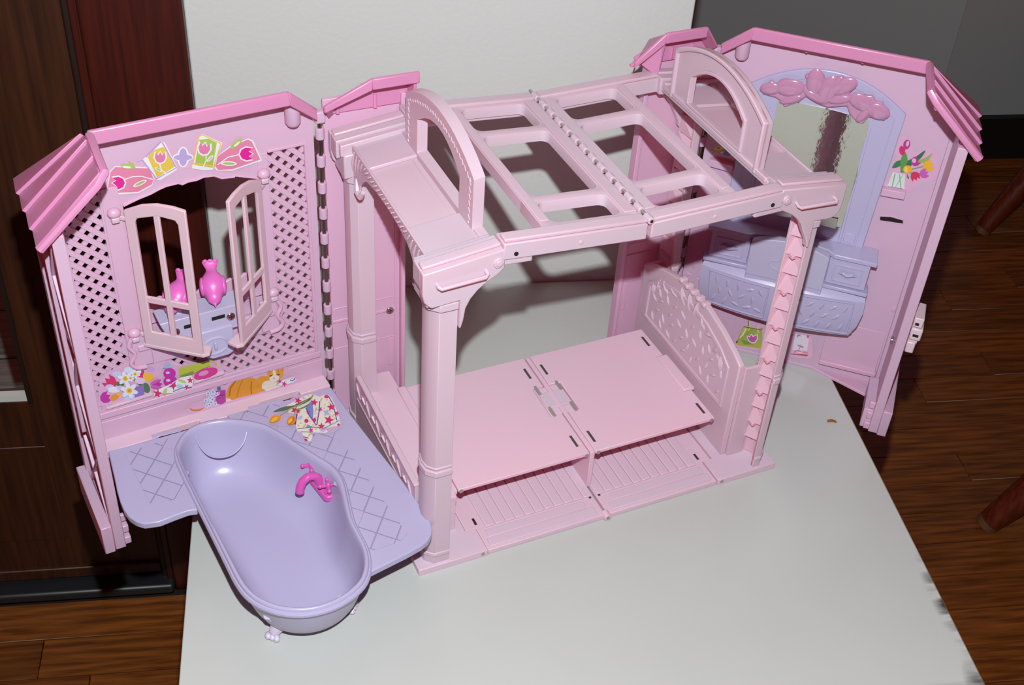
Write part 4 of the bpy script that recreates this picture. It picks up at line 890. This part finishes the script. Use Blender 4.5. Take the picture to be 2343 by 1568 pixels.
for fld in fields:
    for i in range(-2, 26):
        for j in range(-6, 20):
            c = Vector((LW[0].x, LW[0].y)) + ga*((i-j)*1.28+1) + gb*((i+j)*1.5-10)
            out2 = []
            for kk in (.985, .93):
                out2.append(clip([tuple(c+ga*x*kk+gb*y_*kk) for x, y_ in ((1.28, 0), (0, 1.5), (-1.28, 0), (0, -1.5))], fld))
            if len(out2[1]) < 3 or parea(out2[1]) < .3: continue
            if sum(inside(p, keep) for p in out2[0]) > 1 or inside((sum(p[0] for p in out2[0])/len(out2[0]), sum(p[1] for p in out2[0])/len(out2[0])), keep): continue
            build('shelf_tile', MB().plate(out2[1], XY, ZS-.02, ZS+.05, mi=0).plate(out2[0], XY, ZS-.02, ZS+.012, mi=1), ['lavender', 'lavender_dirt'], ts, 0, smooth=False)
for u, v in ((380, 992), (600, 928)):
    p = pz(u, v, ZS); build('shelf_latch', MB().box(p.x-1.4, p.x+1.4, p.y-.25, p.y+.25, ZS-.02, ZS+.06), 'lavender', ts, .04)
# dress and tulip sticker on the shelf
c3 = crop(590, 880, 10.4545)
CR = (232, 228, 214); CM = (214, 40, 110)
Ls = [(spline([(230, 860), (330, 680), (700, 400), (1000, 250), (1300, 210), (1800, 220), (1990, 700), (2010, 1000), (1700, 1180), (1330, 1180), (1330, 1330), (1180, 1400), (960, 1180), (870, 1000), (600, 1000), (300, 960)], 3), (196, 176, 212)),
      ([(690, 500), (880, 400), (1000, 330), (1200, 240), (1330, 240), (1480, 300), (1560, 250), (1700, 260), (1780, 350), (1900, 640), (1960, 860), (1970, 980), (1500, 1060), (1690, 1110), (1620, 1160), (1200, 1140), (950, 1120), (910, 1000), (940, 700), (740, 680)], CR),
      ([(1040, 1130), (1200, 1110), (1310, 1240), (1270, 1350), (1150, 1370), (1100, 1250)], CR),
      ([(1150, 540), (1300, 370), (1330, 640), (1310, 880), (1200, 720)], (120, 140, 205)), ([(1150, 1030), (1180, 950), (1320, 1020)], (140, 150, 215)),
      (line([(1690, 280), (1800, 480), (1890, 860)], 22), (60, 80, 170)), (line([(1480, 400), (1470, 600), (1410, 970)], 26), (110, 60, 160)), (line([(1150, 560), (1230, 740), (1400, 980)], 22), (90, 80, 180)), (line([(940, 700), (890, 960)], 30), (90, 50, 150)), (line([(950, 1060), (1300, 1020), (1600, 1040), (1950, 860)], 14), (60, 70, 160)), (line([(1040, 1130), (1300, 1140)], 14), (70, 70, 150)), (line([(1090, 1250), (1210, 1285)], 22), (70, 80, 170)),
      (star(960, 385, 95, 20), CM), (star(1350, 430, 100, 10), CM), (star(1750, 540, 105, -10), CM), (star(1700, 850, 130, 15), CM), (star(880, 620, 100, 30), CM), (star(1520, 1000, 95, 0), CM), (star(1490, 590, 70, 40), (200, 50, 150)), (star(1885, 690, 70, 20), CM), (ell(1640, 290, 55, 38), CM), (ell(1160, 870, 50, 50), CM), (ell(1350, 850, 46, 50), CM), (star(1200, 660, 60, 0), CM), (ell(1150, 1325, 46, 28, 30), CM), (ell(1930, 960, 34, 28), CM), (star(1270, 1090, 70, 60), (200, 60, 150)), (star(960, 640, 70, 0), CM),
      (star(1640, 670, 100, 30, 4, .45), (178, 180, 222)), (ell(1010, 790, 70, 40, -30), (190, 190, 225)), (ell(1110, 330, 50, 20), (190, 200, 228)), (ell(1550, 1090, 60, 30), (180, 185, 222)), (ell(1800, 930, 70, 20, -15), (180, 185, 222))]
for q in ((1080, 290), (1200, 260), (1400, 560), (1380, 690), (1600, 480), (1700, 430), (1740, 640), (1850, 520), (1840, 800), (1030, 920), (1240, 870), (1210, 780), (1330, 960), (970, 980), (1650, 360), (1590, 560), (1380, 780), (1100, 1000), (1380, 1065), (1670, 1050), (1790, 1020)): Ls.append((ell(q[0], q[1], 26, 17, -25), (226, 200, 130)))
for q in ((1390, 600, 60), (1520, 350, 50), (1120, 980, 50), (1800, 740, 40), (1240, 1190, 60)): Ls.append((ell(q[0], q[1], q[2], 16, -55), (196, 192, 120)))
Ls += [(spline([(365, 655), (600, 540), (900, 490), (1200, 340), (1330, 240), (1240, 380), (950, 520), (620, 620)], 3), (84, 110, 84)), (spline([(880, 585), (1000, 570), (1200, 470), (1270, 400), (1180, 520), (980, 605)], 3), (120, 136, 92)), (line([(540, 740), (750, 590), (1000, 480), (1330, 270)], 22), (176, 168, 90)), (line([(850, 760), (920, 620)], 30), (176, 176, 100)), (line([(900, 480), (1250, 330)], 14), (58, 80, 70)),
       (spline([(270, 870), (330, 770), (430, 735), (530, 745), (550, 790), (480, 870), (370, 915), (300, 905)], 3), (230, 150, 24)), (spline([(320, 870), (400, 790), (480, 775), (440, 850), (350, 895)], 3), (240, 190, 50)), (spline([(690, 880), (740, 790), (830, 750), (910, 800), (900, 890), (850, 950), (760, 970), (700, 930)], 3), (226, 140, 24)), (spline([(720, 880), (790, 810), (830, 850), (760, 930)], 3), (240, 190, 60)), (line([(860, 780), (850, 860), (760, 950)], 12), (170, 80, 20))]
sticker('sticker', ts, c3, lambda u, v, t: pz(u, v, ZS+t), Ls, 'flowered dress and yellow tulips sticker', off=.09)
# ================================================================== RIGHT WING: dressing table wall
sdr = wing_shell(Rm, True)
slot = [pr(*q)[::2] for q in ((2013, 494), (2038, 495), (2066, 503), (2066, 513), (2040, 509), (2013, 505))]
rw = H('vanity_wall', MB(Rm).plate([(.5, .3), (24.7, .3), (24.7, 36.6), (20.5, 39.3), (3.4, 39.8), (.5, 37.6)], SZ, -.55, 0, holes=[slot]), 'pink_wall', .05)
build('slot_shade_plate', MB(Rm).plate(slot, SZ, -.3, -.1), 'hole_shade', rw)  # dark plate in the opening stands in for its inner shade
sl_ = [(p[0], .03, p[1]) for p in slot]; build('slot_rim', MB(Rm).tube(sl_+[sl_[0]], .07, 6), 'pink_wall', rw)
build('bottom_plate', MB(Rm).plate([(.6, .05), (17.4, .05), (23.8, 2.6), (24.9, 2.6), (24.9, -.5), (.6, -.5)], XY, 0, .35), 'pink_panel', rw, .05)
build('lower_panel', MB(Rm).plate([(18.0, 1.9), (24.4, 1.9), (24.4, 7.6), (18.0, 7.6)], SZ, 0, .12), 'pink_wall', rw, .05)
build('lower_lip', MB(Rm).box(18.0, 24.5, .0, .7, 1.5, 2.1), 'pink_wall', rw, .1)
build('corner_bracket', MB(Rm).plate([(23.6, -.4), (24.9, -.4), (24.9, 5.2), (24.3, 5.2), (24.3, 4.6), (23.6, 4.6)], SZ, 4.6, 4.9) if False else MB(Rm).box(23.9, 25.0, 2.4, 8.3, .3, 2.9), 'pink_wall', rw, .08)
for s in (15.7, 17.2): build('wall_rib', MB(Rm).box(s, s+.16, 0, .06, .6, 7.6), 'pink_wall', rw, .02)
for s in (6.2, 7.6): build('wall_rib', MB(Rm).box(s, s+.16, 0, .06, .6, 7.6), 'pink_wall', rw, .02)
for u0, v0, u1, v1 in ((2018, 433, 2072, 443), (1624, 366, 1678, 381)):
    a, c = pr(u0, v0, .3), pr(u1, v1, .3)
    build('picture_ledge', MB(Rm).plate([(a[0], a[2]+.3), (c[0], c[2]+.3), (c[0], c[2]-.55), (a[0], a[2]-.55)], SZ, 0, .75), 'pink_wall', rw, .06)
# embossed tulips on the wall
for u, v, L, w, a in ((2085, 700, .55, .4, 80), (2063, 705, .4, .2, 60), (2085, 730, .45, .12, 10), (2092, 738, .4, .12, -8), (2045, 708, .5, .35, 90), (1588, 607, .55, .4, 80), (1577, 628, .4, .14, -20), (1600, 640, .4, .14, -10), (1605, 625, .4, .2, 90)):
    p = pr(u, v); build('embossed_leaf', leaf(MB(Rm), (p[0], p[2]), L, w, math.radians(a), lambda q, h: (q[0], h, q[1]), .07), 'pink_wall', rw, 0, smooth=False)
build('screw', MB(Rm).tube([(24.85, 5.2, 10.6), (24.6, 5.2, 10.6)], .45, 12), 'steel', sdr, .05, label='steel screw head')
# pale block hooked on outside the end panel
bh = H('clip_block', MB(Rm).box(26.0, 26.9, 5.4, 8.6, 11.9, 13.3), 'pale_block', .15, label='pale pink clip block outside the right wing')
build('block_step', MB(Rm).box(26.0, 27.2, 5.2, 8.7, 13.7, 15.2), 'pale_block', bh, .15)
build('block_step', MB(Rm).box(26.0, 27.0, 5.6, 8.5, 13.2, 13.8), 'pale_block', bh, .1)
build('block_step', MB(Rm).box(26.0, 27.0, 5.6, 8.6, 15.3, 16.5), 'pale_block', bh, .12)
build('block_slot', MB(Rm).box(26.3, 26.9, 8.66, 8.74, 14.2, 14.5).box(26.2, 26.6, 8.56, 8.64, 15.6, 15.9), 'hole_shade', bh)
# ---- vanity
CS = 11.95
pan = [(4.0, 18.0), (4.0, 34.5)] + arc((4.6, 34.9), (19.3, 34.9), 2.7, 14) + [(19.9, 34.5), (19.3, 18.0)]
va = H('vanity_back', MB(Rm).plate(pan, SZ, 0, .35), 'lavender', .1, label='lavender arched back of the dressing table')
inr = [(4.9, 18.2), (4.9, 33.9)] + arc((5.4, 34.2), (18.6, 34.2), 2.6, 14) + [(19.0, 33.9), (18.5, 18.2)]
in2_ = [(5.05, 18.4), (5.05, 33.8)] + arc((5.5, 34.05), (18.5, 34.05), 2.6, 14) + [(18.85, 33.8), (18.35, 18.4)]
build('back_molding', MB(Rm).plate(inr, SZ, .33, .42, holes=[in2_]), 'lavender', va, .03)
for s0, s1 in ((6.2, 6.5), (16.6, 16.9)): build('pilaster_strip', MB(Rm).box(s0, s1, .33, .5, 18.2, 32.5), 'lavender', va, .05)
for s0 in (5.3, 17.1): build('pilaster_block', MB(Rm).box(s0, s0+1.2, .33, .46, 18.4, 19.6), 'lavender', va, .05)
mir = [pr(u, v, .45)[::2] for u, v in ((1779, 232), (1830, 236), (1900, 250), (1988, 274), (1983, 310), (1968, 350), (1962, 400), (1946, 450), (1924, 520), (1880, 512), (1820, 498), (1760, 491), (1730, 487), (1740, 420), (1760, 330))]
mo = build('mirror', MB(Rm).plate(mir, SZ, .4, .5), 'mirror', va, 0, label='wavy silver mirror foil')
fo_ = [pr(u, v, .55)[::2] for u, v in ((1735, 468), (1800, 478), (1918, 500), (1912, 524), (1820, 500), (1728, 487))]
build('foil_strip', MB(Rm).plate(fo_, SZ, .5, .6), 'steel', va, .03)
c4 = crop(1560, 0, 2.992)
crest = [pr(*c4(*q), .7)[::2] for q in ((550, 640), (570, 590), (610, 545), (660, 575), (670, 545), (720, 535), (780, 560), (820, 590), (868, 570), (838, 510), (920, 488), (975, 505), (985, 545), (1020, 530), (1075, 522), (1110, 540), (1200, 570), (1150, 640), (1170, 670), (1230, 645), (1310, 650), (1330, 690), (1380, 695), (1405, 800), (1390, 825), (1280, 800), (1240, 850), (1200, 840), (1150, 780), (1130, 725), (1000, 735), (920, 705), (850, 660), (800, 700), (700, 735), (680, 690), (640, 665))]
cr_ = build('tulip_crest', MB(Rm).plate(crest, SZ, .5, .9), 'crest_pink', va, .18, segs=3, label='clear pink tulip crest over the mirror')
for x, y_, L, w, a in ((610, 605, 1.15, .7, 15), (740, 600, 1.6, 1.0, 10), (750, 680, 1.3, .45, 30), (915, 560, 1.5, .9, 95), (1000, 620, 1.7, .95, 80), (1100, 590, 1.6, .9, 35), (910, 660, 1.3, .5, -20), (1080, 680, 1.3, .5, 20), (1230, 700, 1.5, .9, -20), (1340, 760, 1.3, .9, -10), (1240, 790, 1.0, .45, 60), (1070, 555, .8, .4, 60)):
    p = pr(*c4(x, y_), .8); build('crest_petal', MB(Rm).ellipsoid((p[0], .85, p[2]), (L, .25, w), Matrix.Rotation(math.radians(-a), 3, 'Y'), 14, 8), 'crest_pink', va, 0, ang=60)
# counter top with a wavy front, drawers, swelling chest
def bow(s): return 2.75+1.1*(1-((s-CS)/9.3)**2)
ctr = [(2.9, 0), (2.8, 2.9), (7.3, 3.0), (8.0, 2.4)] + [(8.0+i*.79, 2.4-.7*math.sin(math.pi*i/10)) for i in range(1, 10)] + [(15.9, 2.4), (16.6, 3.0), (21.2, 2.95), (21.0, 0)]
H('vanity_counter', MB(Rm).plate(ctr, XY, 17.65, 18.2), 'lavender', .1, label='lavender dressing table top')
cb_ = H('vanity_chest', MB(Rm).box(3.3, 20.6, 0, 2.3, 8.0, 17.7), 'lavender_dark', .06, label='lavender dressing table chest with drawers')
def drawer(s0, s1):
    d = build('drawer', MB(Rm).box(s0, s1, 2.2, 2.75, 14.3, 17.6), 'lavender', cb_, .06)
    build('drawer_shelf', MB(Rm).box(s0-.5, s1+.4, 1.9, 3.1, 13.75, 14.2), 'lavender', cb_, .08)
    build('drawer_panel', MB(Rm).plate([(s0+.6, 14.8), (s1-.6, 14.8), (s1-.6, 17.0), (s0+.6, 17.0)], SZ, 2.7, 2.86, holes=[[(s0+.8, 15.0), (s1-.8, 15.0), (s1-.8, 16.8), (s0+.8, 16.8)]]), 'lavender', cb_, .03)
    m = (s0+s1)/2
    build('drawer_pull', MB(Rm).tube([(m-.95, 2.8, 15.95), (m-.5, 3.05, 16.15), (m, 3.1, 15.95), (m+.5, 3.05, 16.15), (m+.95, 2.8, 15.95)], [.12, .2, .2, .2, .12], 8), 'lavender_light', cb_)
drawer(3.3, 7.6); drawer(16.3, 20.6)
flp = build('flap_door', MB(Rm).plate([(7.75, 11.9), (16.2, 11.9), (16.2, 17.6)] + arc((16.2, 17.9), (7.75, 17.9), .9, 10) + [(7.75, 17.6)], SZ, 2.6, 3.55), 'lavender_light', cb_, .08)
build('flap_groove', MB(Rm).box(7.8, 16.15, 3.5, 3.58, 13.6, 13.7), 'lavender_dark', cb_)
fl5 = []
for i in range(40):
    a = 2*math.pi*i/40; r = 1.35+.35*math.cos(4*a); fl5.append((CS+r*math.cos(a)*1.15, 3.58, 15.6+r*math.sin(a)*.95))
build('flap_flower', MB(Rm).tube(fl5+[fl5[0]], .07, 6), 'lavender_light', cb_)
build('flap_knob', MB(Rm).plate(rrect(CS-.62, CS+.62, 15.0, 16.2, .25), SZ, 3.5, 3.72, holes=[rrect(CS-.45, CS+.45, 15.17, 16.03, .2)]), 'lavender', cb_, .04)
build('flap_knob', MB(Rm).ellipsoid((CS, 3.6, 15.6), (.25, .3, .25), nu=10, nv=6), 'lavender', cb_)
def ringv(k, z, dt=0): return [(CS+(s-CS)*k, max(bow(s)*(1 if abs(s-CS) < 9.0 else .95)+dt, .05), z) for s in [3.0+i*17.9/16 for i in range(17)]] + [(CS+(20.9-CS)*k, .05, z), (CS+(3.0-CS)*k, .05, z)]
ch = build('bow_front', MB(Rm).loft([ringv(.97, 13.8, -.9), ringv(1.0, 13.5, -.5), ringv(1.02, 12.9, 0), ringv(1.03, 11.5, .12), ringv(1.0, 9.6, .1), ringv(.93, 8.0, -.1), ringv(.9, 7.7, -.4)]), 'lavender', cb_, 0, ang=25)
for s0, s1 in ((3.9, 10.7), (13.2, 20.0)):
    P = [(s, bow(s)+.16, z) for s, z in ((s0, 12.7), (s1, 12.7), (s1-.0, 8.5), (s0+.5, 8.5), (s0, 12.7))]
    Q = []
    for i in range(4):
        for f in (0, .25, .5, .75):
            a, b_ = P[i], P[i+1]; s = a[0]+(b_[0]-a[0])*f; Q.append((s, bow(s)+.14, a[2]+(b_[2]-a[2])*f))
    build('chest_molding', MB(Rm).tube(Q+[Q[0]], .11, 6), 'lavender', cb_)
    rn = random.Random(int(s0))
    for i in range(5):
        for j in range(3):
            s = s0+.9+i*1.28+(.5 if j % 2 else 0); z = 9.3+j*1.2
            if s > s1-.5: continue
            build('embossed_leaf', leaf(MB(Rm), (s, z), .62, .24, math.radians(rn.choice((20, 70, 120, 160, 95, 45))), lambda q, h: (q[0], bow(q[0])+.12+h, q[1]), .1), 'lavender', cb_, 0, smooth=False)
build('centre_stile', MB(Rm).box(CS-.7, CS+.7, 3.6, 4.05, 8.0, 13.0), 'lavender', cb_, .12)
# stickers
Ls = [(spline([(1370, 1310), (1470, 1100), (1440, 1020), (1500, 930), (1570, 960), (1590, 1040), (1700, 1010), (1760, 1100), (1740, 1220), (1620, 1270), (1540, 1320), (1450, 1320)], 3), (220, 172, 204)),
      ([(1445, 1180), (1530, 1195), (1522, 1300), (1405, 1282)], (214, 222, 222)), (line([(1460, 1190), (1440, 1280)], 7), (120, 170, 120)), (line([(1490, 1195), (1500, 1290)], 7), (130, 180, 130)), (line([(1515, 1195), (1460, 1285)], 5), (150, 190, 150)), (line([(1412, 1278), (1518, 1296)], 6), (150, 90, 190)),
      (line([(1500, 1180), (1530, 1000)], 8), GR), (line([(1500, 1180), (1690, 1130)], 7), (120, 150, 90)), (line([(1500, 1180), (1600, 1110)], 7), GR), (line([(1500, 1180), (1660, 1190)], 6), (120, 150, 90)),
      (spline([(1510, 1120), (1600, 1075), (1668, 1028), (1630, 1090), (1540, 1140)], 3), (50, 110, 70)), (spline([(1600, 1110), (1670, 1080), (1720, 1048), (1670, 1110)], 3), (150, 176, 96)), (spline([(1440, 1150), (1470, 1105), (1520, 1100), (1490, 1140)], 3), (60, 120, 70)), (spline([(1500, 1170), (1500, 1090), (1530, 1040), (1545, 1110)], 3), (90, 150, 80)), (spline([(1540, 1190), (1556, 1220), (1545, 1222)], 3), GR),
      (ell(1540, 990, 24, 34, 15), (190, 50, 140)), (ell(1546, 984, 10, 20, 15), (226, 180, 220)), (ell(1508, 1032, 20, 32, -10), (206, 40, 110)), (tulip(1602, 1105, 36, 60), (184, 50, 150)), (ell(1590, 1100, 14, 16), (226, 180, 220)), (ell(1545, 1160, 30, 28), (236, 176, 30)), (ell(1535, 1162, 12, 20), (242, 206, 90)), (tulip(1692, 1135, 42, 70), (236, 180, 30)), (tulip(1598, 1210, 36, 160), (212, 40, 90)), (tulip(1662, 1188, 36, 70), (200, 90, 180))]
sticker('sticker', rw, c4, onR, Ls, 'tulips in a glass vase sticker', off=.04)
c5 = crop(1640, 700, 9.0115)
Ls = [(spline([(310, 740), (450, 540), (520, 400), (640, 300), (900, 330), (1000, 450), (1010, 800), (950, 910), (600, 880), (380, 830)], 3), (220, 172, 204)),
      ([(555, 430), (935, 510), (950, 820), (912, 886), (620, 842), (430, 815), (388, 770), (450, 650), (520, 480)], (160, 170, 70)), ([(400, 780), (560, 700), (740, 800), (930, 780), (912, 880), (620, 838), (430, 812)], (176, 170, 40)), ([(500, 700), (620, 720), (760, 800), (560, 800)], (110, 140, 50)), ([(560, 440), (650, 470), (560, 600), (470, 690), (500, 560)], (190, 196, 110)), (line([(600, 470), (540, 600), (470, 660)], 26), (226, 226, 200)),
      (line([(650, 310), (650, 420)], 18), (90, 96, 40)), (line([(680, 320), (690, 450), (650, 520)], 26), (214, 210, 120)), (line([(870, 400), (840, 470), (860, 560)], 24), (220, 214, 130)), (line([(555, 430), (935, 500)], 14), (90, 100, 60)), (ell(415, 745, 24, 18, -30), (80, 70, 30)), ([(930, 450), (960, 470), (930, 500), (880, 480)], (220, 120, 90)),
      ([(615, 615), (680, 625), (715, 575), (755, 620), (845, 575), (845, 690), (790, 765), (720, 778), (645, 720)], (232, 224, 226)), ([(632, 632), (680, 650), (715, 600), (750, 648), (828, 600), (825, 685), (780, 748), (722, 758), (662, 708)], (190, 62, 160))]
sticker('sticker', rw, c5, onR, Ls, 'green handbag sticker', off=.08)
Ls = [([(1540, 620), (1960, 620), (1990, 1040), (1900, 1090), (1530, 1060)], (220, 172, 204)), ([(1620, 580), (1910, 620), (1860, 930), (1560, 910)], (228, 212, 226)), (ell(1690, 625, 42, 32), (96, 150, 215)), (ell(1700, 640, 30, 12), (226, 220, 236)), (ell(1880, 635, 26, 30), (200, 60, 150)), (ell(1700, 825, 36, 20, 20), (120, 150, 220)), (ell(1765, 850, 30, 18, 20), (205, 80, 160)), (line([(1740, 800), (1695, 910)], 8), (60, 60, 90)), ([(1530, 985), (1860, 1005), (1890, 1020), (1850, 1042), (1680, 1020), (1530, 1000)], (205, 30, 50)), (line([(1600, 965), (1620, 935), (1680, 925), (1730, 945)], 16), (200, 60, 130)), (line([(1730, 1000), (1800, 955), (1880, 975)], 16), (206, 110, 150)), (ell(1720, 965, 60, 18, 10), (236, 200, 214))]
sticker('sticker', rw, c5, onR, Ls, 'little shoes and box sticker', off=.08)
c6 = crop(1540, 120, 3.563)
Ls = [(spline([(310, 800), (330, 750), (400, 690), (470, 700), (500, 760), (490, 860), (420, 860)], 3), (214, 140, 180)), (ell(370, 790, 50, 30, -8), (200, 140, 20)), (ell(372, 782, 42, 18, -8), (232, 190, 60)), (ell(370, 780, 12, 6), (90, 60, 20)), ([(370, 820), (420, 790), (480, 830), (450, 846)], (110, 70, 150)), ([(375, 815), (420, 800), (405, 830)], (220, 210, 220)), (line([(400, 720), (440, 760), (470, 800)], 14), (150, 60, 90))]
sticker('sticker', rw, c6, onR, Ls, 'small gold locket sticker', off=.05)
# small litter
x, y = roomxy(1903, 966, 0); scrap('paper_shred', [(x-.5, y+.1, .02), (x-.2, y, .2), (x+.1, y+.05, .12), (x+.5, y-.1, .02)], .3, 'scrap_brown', 'tiny curled brown paper shred lying on the white table', 'shred', 0)
x, y = roomxy(505, 1352, FLOOR); scrap('red_scrap', [(x-.9, y-.3, .02), (x-.2, y, .25), (x+.4, y+.2, .3), (x+.9, y+.7, .02)], .35, 'scrap_red', 'small red scrap lying on the oak floor by the door threshold', 'scrap', FLOOR)
